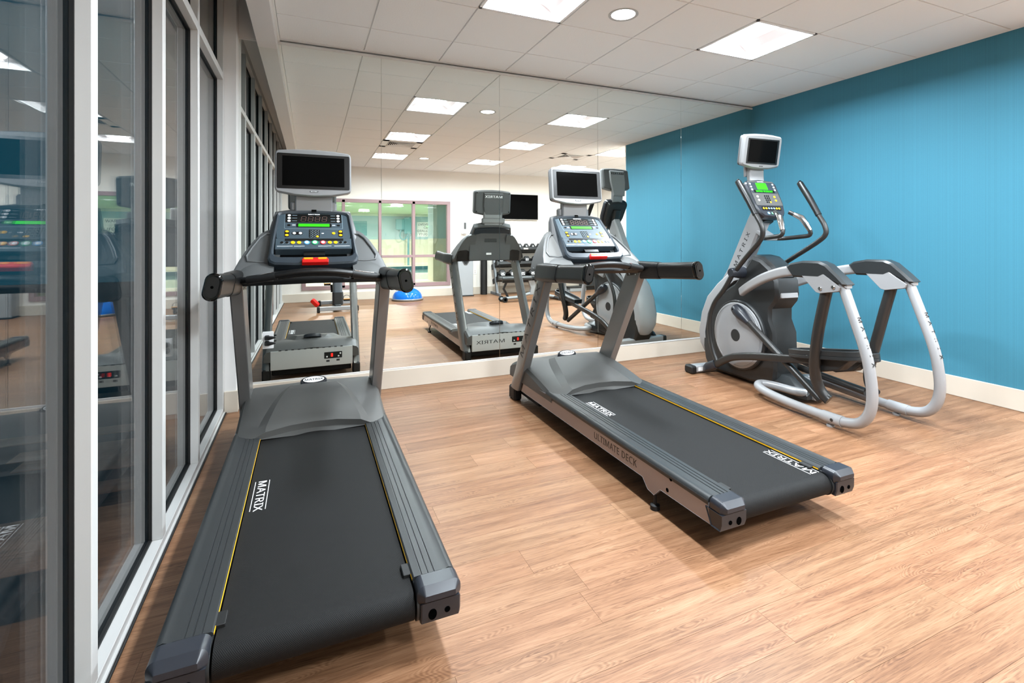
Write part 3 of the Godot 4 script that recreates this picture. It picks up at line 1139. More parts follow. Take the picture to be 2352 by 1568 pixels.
	for v in [[0.205, -0.11], [0.2, 0.0], [0.19, 0.12], [0.187, 0.172], [0.182, 0.182], [0.168, 0.189], [0.09, 0.199], [0.0, 0.202], [-0.09, 0.199], [-0.168, 0.189], [-0.182, 0.182], [-0.187, 0.172], [-0.19, 0.12], [-0.2, 0.0], [-0.205, -0.11], [-0.204, -0.136], [-0.196, -0.151], [-0.178, -0.158], [-0.1, -0.16], [0.1, -0.16], [0.178, -0.158], [0.196, -0.151], [0.204, -0.136]]:
		inl.append(Vector2(v[0], v[1]))
	b.frame(outl, inl, -0.075, 0.012, 0.009)
	b.prism(outl, -0.076, -0.045)
	var con := part(t, "console", b, M.console_slate)
	plate(con, "pocket", FX, -0.2, 0.2, -0.158, -0.10, -0.0445, -0.042, M.gloss_black)
	plate(con, "pocket_slot", FX, -0.055, 0.055, -0.135, -0.104, -0.042, -0.012, M.bezel_black, 0.004)
	plate(con, "upper_panel", FX, -0.197, 0.197, -0.012, 0.196, -0.045, 0.0, M.panel_slate, 0.012, 0.001)
	b = mb()
	b.xf = FX
	b.box(Vector3(-0.2, -0.10, -0.045), Vector3(0.2, -0.015, 0.006), 0.003)
	part(con, "lower_panel", b, M.panel_slate)
	plate(con, "display_border", FX, -0.158, 0.158, 0.066, 0.195, 0.0, 0.0008, M.print_grey, 0.008)
	plate(con, "display_field", FX, -0.1555, 0.1555, 0.0685, 0.1925, 0.0004, 0.0014, M.panel_slate, 0.007)
	plate(con, "display_window", FX, -0.1535, 0.1535, 0.117, 0.1925, 0.001, 0.0022, M.bezel_black, 0.005)
	text(con, "lettering", "MATRIX", 0.0085, M.print_white, FX * Transform3D(Basis(), Vector3(0, 0.188, 0.0026)), true, 1.5, 0.0005)
	for x in [-0.057, -0.0185, 0.019, 0.057]:
		seven_segments(con, FX, x, 0.148, 0.024, 0.042, 0.0022)
	plate(con, "screen_frame", FX, -0.095, 0.095, 0.079, 0.111, 0.001, 0.0026, M.bezel_black, 0.002)
	plate(con, "lcd_screen", FX, -0.084, 0.084, 0.084, 0.1055, 0.002, 0.0032, M.lcd_green)
	for k in 3:
		for e: float in [-1.0, 1.0]:
			disc(con, "icon", FX, e * 0.134, 0.178 - k * 0.0235, 0.0016, 0.0088, M.button_white, 0.0012)
			plate(con, "caption", FX, minf(e * 0.118, e * 0.092), maxf(e * 0.118, e * 0.092), 0.1765 - k * 0.0235, 0.1795 - k * 0.0235, 0.0018, 0.0026, M.print_grey)
	for e: float in [-1.0, 1.0]:
		plate(con, "key", FX, e * 0.134 - 0.008, e * 0.134 + 0.008, 0.088, 0.101, 0.001, 0.003, M.bezel_black, 0.003)
		plate(con, "caption", FX, e * 0.108 - 0.009, e * 0.108 + 0.009, 0.098, 0.1, 0.0012, 0.002, M.print_white)
		plate(con, "caption", FX, e * 0.108 - 0.009, e * 0.108 + 0.009, 0.092, 0.094, 0.0012, 0.002, M.print_white)
		plate(con, "key_base", FX, e * 0.143 - 0.0125, e * 0.143 + 0.0125, 0.0, 0.055, 0.0, 0.001, M.bezel_black, 0.008)
		disc(con, "button", FX, e * 0.143, 0.043, 0.0005, 0.0098, M.button_yellow, 0.003, 0.85)
		disc(con, "button", FX, e * 0.143, 0.0135, 0.0005, 0.0098, M.button_yellow, 0.003, 0.85)
	plate(con, "key_base", FX, -0.118, -0.06, 0.017, 0.041, 0.0, 0.001, M.bezel_black, 0.011)
	disc(con, "button", FX, -0.105, 0.029, 0.0005, 0.0088, M.button_white, 0.003)
	disc(con, "button", FX, -0.073, 0.029, 0.0005, 0.0088, M.button_white, 0.003)
	disc(con, "button", FX, 0.105, 0.029, 0.0005, 0.0095, M.button_yellow, 0.003)
	plate(con, "caption", FX, 0.04, 0.052, 0.026, 0.032, 0.0, 0.0008, M.print_white)
	plate(con, "key_base", FX, -0.0275, 0.029, -0.006, 0.06, 0.0, 0.001, M.bezel_black, 0.004)
	for r in 4:
		for c in 3:
			disc(con, "key", FX, -0.0155 + c * 0.0163, 0.0515 - r * 0.0163, 0.0005, 0.0074, M.button_yellow if r == 3 and c == 2 else M.print_grey, 0.002)
			if not (r == 3 and c == 2):
				disc(con, "key", FX, -0.0155 + c * 0.0163, 0.0515 - r * 0.0163, 0.002, 0.0058, M.bezel_black, 0.001)
	plate(con, "status_window", FX, -0.152, 0.156, -0.038, -0.02, 0.006, 0.0068, M.bezel_black, 0.002)
	plate(con, "key_line", FX, -0.165, 0.165, -0.052, -0.0505, 0.006, 0.0066, M.print_grey)
	for q in [[-0.166, 0.009, "bezel_black"], [-0.14, 0.009, "bezel_black"], [-0.111, 0.0112, "button_yellow"], [-0.079, 0.0112, "button_yellow"], [-0.039, 0.0148, "button_blue"], [0.003, 0.0172, "button_green"], [0.046, 0.0148, "button_red"], [0.082, 0.0112, "button_yellow"], [0.113, 0.0112, "button_yellow"], [0.141, 0.009, "bezel_black"], [0.166, 0.009, "bezel_black"]]:
		if q[2] == "bezel_black":
			disc(con, "button_ring", FX, q[0], -0.0515, 0.0062, q[1] + 0.0012, M.print_grey, 0.0012)
		disc(con, "button", FX, q[0], -0.0515, 0.0064, q[1], M[q[2]], 0.003)
		if q[1] > 0.014:
			disc(con, "button_face", FX, q[0], -0.0515, 0.0094, q[1] * 0.66, M.button_white, 0.0008)
	for q in [[-0.19, -0.11], [-0.105, -0.05], [0.02, 0.09], [0.105, 0.19]]:
		plate(con, "caption", FX, q[0], q[1], -0.0795, -0.0775, 0.006, 0.0066, M.print_white)
		plate(con, "caption", FX, q[0], q[1] - 0.02, -0.0855, -0.084, 0.006, 0.0066, M.print_grey)
	plate(con, "top_clip", FX, -0.014, 0.014, 0.201, 0.219, 0.008, 0.0135, M.gloss_black, 0.002)
	# red and orange emergency stop on the console chin
	b = mb()
	b.xf = FX * Transform3D(Basis(), Vector3(0.004, -0.198, 0.012))
	b.prism(PackedVector2Array([Vector2(-0.066, -0.024), Vector2(0.066, -0.024), Vector2(0.068, -0.004), Vector2(0.06, 0.01), Vector2(-0.06, 0.01), Vector2(-0.068, -0.004)]), -0.012, 0.02, 0.004)
	var st := part(t, "stop_switch", b, M.clip_red)
	b = mb()
	b.xf = FX * Transform3D(Basis(), Vector3(0.004, -0.198, 0.0))
	b.box(Vector3(-0.058, -0.006, 0.03), Vector3(-0.012, 0.0075, 0.0335), 0.001)
	b.box(Vector3(0.014, -0.006, 0.03), Vector3(0.058, 0.0075, 0.0335), 0.001)
	part(st, "orange_face", b, M.clip_orange)
	# arched pulse bar
	b = mb(O)
	var bar := spline([Vector3(-0.37, 1.022, 1.27), Vector3(-0.30, 1.028, 1.315), Vector3(-0.2, 1.046, 1.345), Vector3(-0.1, 1.062, 1.36), Vector3(0, 1.067, 1.365), Vector3(0.1, 1.062, 1.36), Vector3(0.2, 1.046, 1.345), Vector3(0.30, 1.028, 1.315), Vector3(0.37, 1.022, 1.27)], 4)
	b.tube(bar, 0.0175, 12)
	b.sweep(bar.slice(9, 24), MB.rrect(0.05, 0.036, 0.012, 3, Vector2(0.018, -0.008)), Vector3.UP)
	var pb := part(t, "pulse_bar", b, M.grip_black)
	for sx: float in [-1.0, 1.0]:
		b = mb(O)
		var seg := PackedVector3Array([Vector3(sx * 0.185, 1.0475, 1.3475), Vector3(sx * 0.25, 1.036, 1.333), Vector3(sx * 0.315, 1.0265, 1.309)])
		b.tube(seg, 0.021, 12)
		part(pb, "pulse_grip", b, M.rubber)
		b = mb(O)
		b.sweep(PackedVector3Array([Vector3(sx * 0.2, 1.066, 1.347), Vector3(sx * 0.25, 1.0565, 1.336), Vector3(sx * 0.30, 1.049, 1.318)]), MB.rrect(0.016, 0.004, 0.0015, 2), Vector3.UP)
		part(pb, "pulse_sensor", b, M.chrome)
	# neck and television
	b = mb(O)
	b.box(Vector3(-0.105, 1.38, 0.875), Vector3(0.105, 1.56, 0.925), 0.008)
	b.box(Vector3(-0.13, 1.40, 0.86), Vector3(0.13, 1.46, 0.905), 0.01)
	part(t, "monitor_neck", b, M.monitor_silver)
	var n := Vector3(0, 0.11, 1).normalized()
	var MX := Transform3D(Basis(Vector3.RIGHT, n.cross(Vector3.RIGHT), n), Vector3(0, 1.637, 0.956 - TZ))
	var mo := PackedVector2Array()
	for v in [[0.211, 0.0], [0.211, 0.095], [0.206, 0.115], [0.192, 0.124], [0.1, 0.133], [0.0, 0.136], [-0.1, 0.133], [-0.192, 0.124], [-0.206, 0.115], [-0.211, 0.095], [-0.211, 0.0], [-0.211, -0.1], [-0.206, -0.117], [-0.192, -0.126], [-0.1, -0.143], [0.0, -0.149], [0.1, -0.143], [0.192, -0.126], [0.206, -0.117], [0.211, -0.1]]:
		mo.append(Vector2(v[0], v[1]))
	b = mb()
	b.xf = MX
	b.prism(mo, -0.045, 0.0, 0.006)
	var mn := part(t, "monitor", b, M.monitor_silver)
	b = mb()
	b.xf = MX
	b.prism(MB.inset(mo, 0.004), -0.075, -0.044, 0.014)
	part(mn, "back_case", b, M.shell_dark)
	b = mb()
	b.xf = MX
	b.prism(PackedVector2Array([Vector2(-0.11, 0.10), Vector2(-0.115, -0.04), Vector2(-0.085, -0.19), Vector2(0.085, -0.19), Vector2(0.115, -0.04), Vector2(0.11, 0.10)]), -0.096, -0.070, 0.008)
	part(mn, "back_cover", b, M.shell_dark)
	var bk := MX * Transform3D(Basis(Vector3(-1, 0, 0), Vector3(0, 1, 0), Vector3(0, 0, -1)), Vector3(0, 0, -0.096))
	text(mn, "lettering", "MATRIX", 0.026, M.print_white, bk * Transform3D(Basis(), Vector3(0, 0.062, 0.0005)), true, 1.5, 0.002)
	for v in [[-0.185, 0.102], [0.185, 0.102], [-0.185, -0.1], [0.185, -0.1]]:
		disc(mn, "screw_hole", MX * Transform3D(Basis(Vector3(-1, 0, 0), Vector3(0, 1, 0), Vector3(0, 0, -1)), Vector3(0, 0, -0.075)), v[0], v[1], -0.001, 0.006, M.hole_black, 0.002)
	plate(mn, "bezel", MX, -0.201, 0.201, -0.106, 0.106, -0.002, 0.0012, M.bezel_black, 0.008)
	plate(mn, "screen", MX, -0.171, 0.171, -0.088, 0.09, 0.0, 0.0022, M.screen_black)
	plate(mn, "name_plate", MX, -0.022, 0.022, -0.124, -0.116, -0.001, 0.0012, M.bezel_black, 0.002)
	text(mn, "lettering", "MATRIX", 0.0052, M.print_white, MX * Transform3D(Basis(), Vector3(0, -0.12, 0.0014)), true, 1.4, 0.0004)
	return t

func hood_lip(z: float, x: float) -> float:
	# the rear edge runs back in the middle of each facet and forward at the centre
	var k := smoothstep(1.15, 1.31, z)
	var d: float = -0.058 * clampf(1.0 - pow(x / 0.25, 2.0), 0, 1)
	d += 0.04 * exp(-pow((absf(x) - 0.262) / 0.02, 2.0))
	d += -0.005 if absf(x) > 0.33 else 0.0
	return k * d

func belt_logo(t: Node3D, x: float, zc: float, turn: float, s := 1.0) -> void:
	var lg := t.get_node("running_belt")
	var fr := Transform3D(Basis(Vector3.UP, turn), Vector3(x, 0.1998, zc - TZ)) * Transform3D(Basis(Vector3.RIGHT, -PI / 2), Vector3.ZERO)
	text(lg, "lettering", "MATRIX", 0.031 * s, M.print_white, fr, false, 1.75, 0.0008)
	for e: float in [-1.0, 1.0]:
		plate(lg, "logo_line", fr, -0.125 * s, 0.125 * s, e * 0.0265 * s - 0.0012, e * 0.0265 * s + 0.0012, -0.0004, 0.0005, M.print_white)

func treadmills() -> void:
	gym_materials()
	var t := make_treadmill()
	t.position.x = 0.514
	t.set_meta("label", "dark grey treadmill with built-in television beside the window wall")
	t.set_meta("group", "treadmills facing the mirror")
	var u := copy(t, "treadmill", Vector3(2.318, 0, TZ), 0.0, "dark grey treadmill with built-in television between treadmill and elliptical trainer", "treadmills facing the mirror")
	t.get_node("front_panel/plate_lettering").free()
	belt_logo(t, -0.21, 1.918, -PI / 2)
	belt_logo(u, -0.203, 1.597, -PI / 2)
	belt_logo(u, 0.222, 2.565, PI / 2)

# ---------------------------------------------------------------- elliptical trainer
func zy(b: MB, pts: Array, x0: float, x1: float, bev := 0.0) -> void:   # outline given as (z, y), pushed along x
	var keep := b.xf
	side_x(b)
	var pl := PackedVector2Array()
	for v in pts:
		pl.append(Vector2(v[0], v[1]))
	b.prism(pl, minf(x0, x1), maxf(x0, x1), bev)
	b.xf = keep

func elliptical() -> void:
	mat("ell_light", Color(0.60, 0.60, 0.605), 0.28, 0.1)
	mat("ell_dark", Color(0.135, 0.14, 0.142), 0.4)
	mat("ell_tube", Color(0.17, 0.165, 0.16), 0.34, 0.15)
	mat("ell_pad", Color(0.15, 0.16, 0.165), 0.32)
	var t := thing("elliptical_trainer", "grey elliptical trainer with television and swing arms beside the blue wall", "exercise machine", Vector3(4.05, 0, 0.633), deg_to_rad(-4.0))
	var b: MB
	# front stabiliser
	b = MB.new()
	b.xf = Transform3D(Basis(Vector3(0, 0, -1), Vector3.UP, Vector3(1, 0, 0)), Vector3.ZERO)
	b.prism(MB.rrect(0.10, 0.062, 0.014, 3, Vector2(0.0, 0.04)), -0.33, 0.33, 0.003)
	var sb := part(t, "stabiliser", b, M.ell_light)
	for sx: float in [-1.0, 1.0]:
		b = MB.new()
		b.xf = Transform3D(Basis(Vector3(0, 0, -1), Vector3.UP, Vector3(1, 0, 0)), Vector3.ZERO)
		b.prism(MB.rrect(0.115, 0.074, 0.02, 3, Vector2(0.0, 0.037)), sx * 0.345 - 0.03, sx * 0.345 + 0.03, 0.012)
		part(sb, "end_cap", b, M.rubber)
	plate(sb, "rating_label", Transform3D(Basis(), Vector3(0, 0, 0.05)), -0.30, -0.25, 0.025, 0.058, 0, 0.001, M.print_white)
	# drive body
	b = MB.new()
	zy(b, [[-0.03, 0.02], [-0.08, 0.10], [-0.105, 0.22], [-0.10, 0.36], [-0.055, 0.51], [0.03, 0.65], [0.16, 0.76], [0.30, 0.84], [0.42, 0.98], [0.50, 1.085], [0.60, 1.06], [0.69, 1.0], [0.76, 0.90], [0.77, 0.79], [0.755, 0.735], [0.70, 0.67], [0.70, 0.58], [0.745, 0.48], [0.755, 0.20], [0.74, 0.06], [0.46, 0.03]], -0.125, 0.125, 0.022)
	var body := part(t, "drive_body", b, M.ell_dark)
	# light spine dome over the front, rounded across
	b = MB.new()
	var rings := []
	for q in [[0.34, 1.0, 0.08], [0.20, 0.955, 0.10], [0.06, 0.84, 0.118], [-0.07, 0.705, 0.126], [-0.15, 0.535, 0.13], [-0.188, 0.36, 0.13], [-0.182, 0.24, 0.122], [-0.15, 0.16, 0.10], [-0.12, 0.12, 0.07]]:
		var g := PackedVector3Array()
		var n := Vector2(-0.8, 0.5)
		if q[1] > 0.8: n = Vector2(-0.62, 0.78)
		elif q[1] < 0.3: n = Vector2(-0.98, -0.15)
		elif q[1] < 0.55: n = Vector2(-1.0, 0.05)
		for k in 9:
			var a := PI * k / 8.0
			g.append(Vector3(cos(a) * q[2], q[1] + n.y * (sin(a) - 1.0) * 0.045, q[0] + n.x * (sin(a) - 1.0) * 0.045))
		g.append(Vector3(-q[2], q[1] - n.y * 0.12, q[0] - n.x * 0.12))
		g.append(Vector3(q[2], q[1] - n.y * 0.12, q[0] - n.x * 0.12))
		rings.append(g)
	b.loft(rings)
	part(body, "spine_shell", b, M.ell_light)
	for sx: float in [-1.0, 1.0]:
		var dx := sx * 0.125
		var fd := Transform3D(Basis(Vector3(0, 0, -1) * sx, Vector3.UP, Vector3(sx, 0, 0)), Vector3(dx, 0.405, 0.375))
		b = MB.new()
		b.xf = fd * Transform3D(Basis(Vector3.RIGHT, PI / 2), Vector3.ZERO)
		b.lathe(PackedVector2Array([Vector2(0, 0), Vector2(0.298, 0), Vector2(0.300, 0.02), Vector2(0.292, 0.03), Vector2(0, 0.03)]), 48)
		part(body, "disc_rim", b, M.ell_dark)
		b = MB.new()
		b.xf = fd * Transform3D(Basis(Vector3.RIGHT, PI / 2), Vector3.ZERO)
		b.lathe(PackedVector2Array([Vector2(0, 0.02), Vector2(0.280, 0.02), Vector2(0.280, 0.032), Vector2(0.274, 0.037), Vector2(0.262, 0.0385), Vector2(0.2605, 0.0365), Vector2(0.258, 0.0395), Vector2(0.15, 0.047), Vector2(0.06, 0.05), Vector2(0, 0.05)]), 48)
		part(body, "side_disc", b, M.ell_light)
		disc(body, "hub_cap", fd, 0, 0, 0.0495, 0.052, M.ell_dark, 0.003)
		# crank ball and link to the swing arm
		var ph := 1.0 if sx < 0 else -1.0
		var cb := Vector3(sx * 0.205, 0.405 + ph * 0.208, 0.375 + ph * 0.08)
		b = MB.new()
		b.xf = Transform3D(Basis(), cb)
		rings = []
		var dirv := (Vector3(sx * 0.215, 0.13, 1.21) - cb).normalized()
		b.sweep(PackedVector3Array([-dirv * 0.075, -dirv * 0.06, -dirv * 0.02, dirv * 0.03, dirv * 0.09, dirv * 0.13]), MB.circle(0.05, 16), Vector3.RIGHT, PackedFloat32Array([0.5, 0.82, 1.0, 0.98, 0.72, 0.58]))
		b.xf = Transform3D(Basis(Vector3(0, 0, 1), Vector3(sx, 0, 0), Vector3(0, 1, 0)), cb)
		b.lathe(PackedVector2Array([Vector2(0, -0.06), Vector2(0.035, -0.06), Vector2(0.035, 0.0), Vector2(0, 0.0)]), 16)
		var ck := part(t, "crank_joint", b, M.cap_blue_grey)
		disc(ck, "bolt_hole", Transform3D(Basis(Vector3(0, 0, -1) * sx, Vector3.UP, Vector3(sx, 0, 0)), cb + Vector3(sx * 0.047, 0.025, -0.03)), 0, 0, 0, 0.006, M.hole_black, 0.003)
		b = MB.new()
		b.tube(PackedVector3Array([cb + dirv * 0.1, Vector3(sx * 0.215, 0.13, 1.21), Vector3(sx * 0.215, 0.13, 1.21) + dirv * 0.03]), 0.027, 14)
		part(t, "link_arm", b, M.ell_tube)
	# top cap of the drive body
	b = MB.new()
	zy(b, [[0.40, 0.98], [0.44, 1.06], [0.51, 1.10], [0.60, 1.085], [0.70, 1.02], [0.76, 0.93], [0.70, 0.90], [0.5, 0.93]], -0.10, 0.10, 0.02)
	part(body, "top_cap", b, M.ell_pad)
	b = MB.new()
	zy(b, [[0.68, 0.795], [0.71, 0.815], [0.775, 0.80], [0.78, 0.765], [0.76, 0.755], [0.69, 0.765]], -0.09, 0.09, 0.006)
	part(body, "rear_bracket", b, M.ell_light)
	# base spine to the rear, black foot cover
	b = MB.new()
	b.box(Vector3(-0.05, 0.03, 0.0), Vector3(0.05, 0.09, 1.05), 0.008)
	part(t, "base_beam", b, M.ell_light)
	b = MB.new()
	rings = []
	for q in [[0.56, 0.10, 0.13], [0.70, 0.115, 0.15], [0.82, 0.12, 0.16], [0.95, 0.115, 0.13], [1.02, 0.10, 0.09]]:
		rings.append(PackedVector3Array([Vector3(-q[1], 0.035, q[0]), Vector3(q[1], 0.035, q[0]), Vector3(q[1] * 0.98, q[2] * 0.7, q[0]), Vector3(q[1] * 0.5, q[2], q[0]), Vector3(-q[1] * 0.5, q[2], q[0]), Vector3(-q[1] * 0.98, q[2] * 0.7, q[0])]))
	b.loft(rings)
	part(t, "foot_cover", b, M.ell_pad)
	for sx: float in [-1.0, 1.0]:
		# floor tube that curls out from the base, then the rear leg
		b = MB.new()
		b.tube(spline([Vector3(sx * 0.07, 0.075, 1.0), Vector3(sx * 0.12, 0.078, 0.92), Vector3(sx * 0.165, 0.085, 0.80), Vector3(sx * 0.225, 0.088, 0.715), Vector3(sx * 0.285, 0.083, 0.74), Vector3(sx * 0.318, 0.072, 0.85), Vector3(sx * 0.325, 0.06, 1.05), Vector3(sx * 0.318, 0.055, 1.25), Vector3(sx * 0.313, 0.055, 1.41)], 6), 0.031, 16)
		part(t, "base_tube", b, M.ell_light)
		b = MB.new()
		b.tube(spline([Vector3(sx * 0.312, 0.055, 1.40), Vector3(sx * 0.31, 0.058, 1.48), Vector3(sx * 0.31, 0.085, 1.575), Vector3(sx * 0.31, 0.15, 1.635), Vector3(sx * 0.31, 0.25, 1.66), Vector3(sx * 0.31, 0.38, 1.652), Vector3(sx * 0.31, 0.528, 1.622), Vector3(sx * 0.31, 0.74, 1.545), Vector3(sx * 0.31, 0.935, 1.47)], 6), 0.032, 16)
		var leg := part(t, "rear_leg", b, M.ell_light)
		b = MB.new()
		b.tube(PackedVector3Array([Vector3(sx * 0.317, 0.055, 1.33), Vector3(sx * 0.3135, 0.055, 1.41), Vector3(sx * 0.311, 0.057, 1.47)]), 0.0365, 16)
		part(leg, "joint_sleeve", b, M.ell_light)
		var fo := Transform3D(Basis(Vector3(0, 0, -1) * sx, Vector3.UP, Vector3(sx, 0, 0)), Vector3(sx * 0.3485, 0.057, 1.42))
		disc(leg, "joint_bolt", fo, 0, 0, 0, 0.011, M.ell_dark, 0.003)
		disc(leg, "joint_bolt", Transform3D(Basis(), Vector3(sx * 0.311, 0.06, 1.4)), 0, 0, 0, 0.011, M.ell_dark, 0.003)
		b = mb(Vector3(sx * 0.314, 0, 1.385))
		b.lathe(PackedVector2Array([Vector2(0, 0), Vector2(0.024, 0), Vector2(0.024, 0.012), Vector2(0.012, 0.016), Vector2(0.012, 0.05), Vector2(0, 0.05)]), 14)
		part(t, "levelling_foot", b, M.ell_light)
		# brand letters down the rear of the leg
		var word := "MATRIX"
		for k in 6:
			var f := 0.73 - k * 0.052
			var zc := 1.548 + 0.032 - (f - 0.74) * 0.36
			if f < 0.6: zc += -(0.6 - f) * 0.05
			var dn := Vector3(0, -1, 0.36).normalized()
			var nr := Vector3(0, 0.36, 1).normalized()
			text(leg, "letter", word[k], 0.026, M.print_dark, Transform3D(Basis(dn, nr.cross(dn), nr), Vector3(sx * 0.31, f, zc)), false, 1.3, 0.002)
		# top rail, hand pad, bracket plates
		b = MB.new()
		var pf := MB.rrect(0.05, 0.075, 0.02, 4)
		b.sweep(spline([Vector3(sx * 0.175, 0.785, 0.45), Vector3(sx * 0.215, 0.845, 0.575), Vector3(sx * 0.265, 0.925, 0.77), Vector3(sx * 0.30, 0.985, 0.97), Vector3(sx * 0.31, 1.008, 1.10), Vector3(sx * 0.31, 1.012, 1.15)], 5), pf, Vector3.UP)
		part(t, "top_rail", b, M.ell_light)
		b = MB.new()
		zy(b, [[1.06, 1.035], [1.10, 1.062], [1.20, 1.083], [1.33, 1.085], [1.385, 1.065], [1.47, 0.995], [1.525, 0.945], [1.50, 0.93], [1.45, 0.95], [1.37, 0.99], [1.33, 0.97], [1.12, 0.965]], sx * 0.262, sx * 0.358, 0.014)
		part(t, "hand_pad", b, M.ell_pad)
		b = MB.new()
		zy(b, [[1.465, 0.985], [1.515, 0.945], [1.515, 0.92], [1.465, 0.925], [1.44, 0.96]], sx * 0.275, sx * 0.345, 0.012)
		part(t, "leg_cap", b, M.ell_light)
		b = MB.new()
		var bp := [[1.18, 1.0], [1.36, 1.005], [1.42, 0.965], [1.485, 0.925], [1.475, 0.90], [1.45, 0.893], [1.34, 0.872], [1.31, 0.878], [1.285, 0.90]]
		zy(b, bp, sx * 0.345, sx * 0.357, 0.002)
		zy(b, bp, sx * 0.263, sx * 0.275, 0.002)
		var bk := part(t, "bracket", b, M.ell_light)
		var fb := Transform3D(Basis(Vector3(0, 0, -1) * sx, Vector3.UP, Vector3(sx, 0, 0)), Vector3(sx * 0.357, 0, 0))
		for v in [[1.345, 0.905], [1.44, 0.922]]:
			disc(bk, "bolt", fb, -sx * v[0], v[1], 0, 0.0135, M.chrome, 0.008)
		# black swing arm
		b = MB.new()
		b.tube(spline([Vector3(sx * 0.31, 0.93, 1.365), Vector3(sx * 0.305, 0.75, 1.318), Vector3(sx * 0.30, 0.60, 1.282), Vector3(sx * 0.285, 0.42, 1.245), Vector3(sx * 0.265, 0.30, 1.228), Vector3(sx * 0.245, 0.21, 1.24), Vector3(sx * 0.23, 0.155, 1.275), Vector3(sx * 0.222, 0.135, 1.30)], 5), 0.036, 16)
		part(t, "swing_arm", b, M.ell_tube)
		# pedal arm from the front pivot
		var dy := 0.0 if sx < 0 else -0.09
		var dz := 0.0 if sx < 0 else -0.2
		b = MB.new()
		var pa := [Vector3(sx * 0.245, 0.075, 0.12 + dz * 0.3), Vector3(sx * 0.245, 0.125, 0.22 + dz * 0.3), Vector3(sx * 0.245, 0.205, 0.36 + dz * 0.4), Vector3(sx * 0.245, 0.247, 0.47 + dz * 0.5), Vector3(sx * 0.243, 0.295 + dy * 0.3, 0.68 + dz), Vector3(sx * 0.24, 0.35 + dy, 1.0 + dz), Vector3(sx * 0.235, 0.395 + dy, 1.26 + dz)]
		b.sweep(spline(pa, 5), MB.rrect(0.042, 0.062, 0.018, 4), Vector3.UP)
		part(t, "pedal_arm", b, M.ell_tube)
		b = MB.new()
		b.sweep(PackedVector3Array([pa[0] + Vector3(0, -0.018, -0.035), pa[0], pa[1]]), MB.rrect(0.062, 0.085, 0.026, 4), Vector3.UP, PackedFloat32Array([0.75, 1.0, 0.9]))
		part(t, "pivot_boot", b, M.cap_blue_grey)
		# foot plate with raised rim
		var px := sx * 0.20
		var tilt := Transform3D(Basis(Vector3.RIGHT, -0.17), Vector3(px, 0.44 + dy, 1.27 + dz))
		b = MB.new()
		b.xf = tilt * Transform3D(Basis(Vector3.RIGHT, -PI / 2), Vector3.ZERO)
		var fp := PackedVector2Array()
		for k in 9:
			var a := PI + PI * k / 8.0
			fp.append(Vector2(cos(a) * 0.088, -0.18 + sin(a) * 0.09))
		fp.append(Vector2(0.085, 0.16)); fp.append(Vector2(0.06, 0.27)); fp.append(Vector2(-0.06, 0.27)); fp.append(Vector2(-0.085, 0.16))
		b.prism(fp, -0.03, 0.0, 0.006)
		var pd := part(t, "pedal", b, M.ell_pad)
		b = MB.new()
		b.xf = tilt * Transform3D(Basis(Vector3.RIGHT, -PI / 2), Vector3.ZERO)
		b.frame(fp, MB.inset(fp, 0.014), -0.002, 0.032, 0.004)
		part(pd, "pedal_rim", b, M.ell_dark)
		b = MB.new()
		b.xf = tilt
		zy(b, [[-0.25, -0.03], [0.20, -0.03], [0.10, -0.10], [-0.05, -0.12], [-0.18, -0.08]], -0.045, 0.045, 0.01)
		part(pd, "pedal_bracket", b, M.ell_dark)
		# moving handlebar and its lower link
		b = MB.new()
		var hz := 0.0 if sx < 0 else 0.09
		var hp := [Vector3(sx * 0.285, 1.69, 0.535 + hz), Vector3(sx * 0.283, 1.56, 0.625 + hz), Vector3(sx * 0.28, 1.425, 0.71 + hz), Vector3(sx * 0.278, 1.34, 0.765 + hz), Vector3(sx * 0.275, 1.27, 0.775 + hz), Vector3(sx * 0.265, 1.205, 0.725 + hz * 0.8), Vector3(sx * 0.24, 1.08, 0.565 + hz * 0.4), Vector3(sx * 0.215, 0.965, 0.425)]
		b.tube(spline(hp, 6), 0.0195, 14)
		var hb := part(t, "handlebar", b, M.ell_tube)
		b = MB.new()
		b.tube(spline([hp[0] + Vector3(0, 0.015, -0.008), hp[0], hp[1], hp[2]], 5), 0.024, 14, PackedFloat32Array([0.012, 0.018, 0.022, 0.024, 0.024, 0.025, 0.025, 0.026, 0.026, 0.026, 0.026, 0.025, 0.025, 0.024, 0.024, 0.024]))
		part(hb, "grip", b, M.grip_black)
		b = MB.new()
		b.xf = Transform3D(Basis(Vector3(0, 0, 1), Vector3(sx, 0, 0), Vector3(0, 1, 0)), Vector3(sx * 0.12, 0.945, 0.405))
		b.lathe(PackedVector2Array([Vector2(0, 0), Vector2(0.05, 0), Vector2(0.05, 0.05), Vector2(0.042, 0.09), Vector2(0.04, 0.125), Vector2(0.034, 0.135), Vector2(0, 0.135)]), 20)
		part(hb, "pivot_hub", b, M.cap_blue_grey)
		b = MB.new()
		b.tube(spline([Vector3(sx * 0.235, 0.935, 0.41), Vector3(sx * 0.242, 0.80, 0.32), Vector3(sx * 0.248, 0.66, 0.20), Vector3(sx * 0.25, 0.51, 0.145), Vector3(sx * 0.25, 0.36, 0.15), Vector3(sx * 0.25, 0.24, 0.185), Vector3(sx * 0.248, 0.15, 0.235)], 6), 0.0205, 14)
		part(hb, "lower_link", b, M.ell_tube)
	# mast with brand
	b = MB.new()
	zy(b, [[0.06, 0.86], [0.13, 0.955], [0.37, 1.40], [0.42, 1.48], [0.54, 1.46], [0.55, 1.38], [0.38, 1.06], [0.33, 0.94], [0.24, 0.84]], -0.052, 0.052, 0.016)
	var mast := part(t, "mast", b, M.ell_light)
	var al := Vector3(0, 0.45, 0.245).normalized()
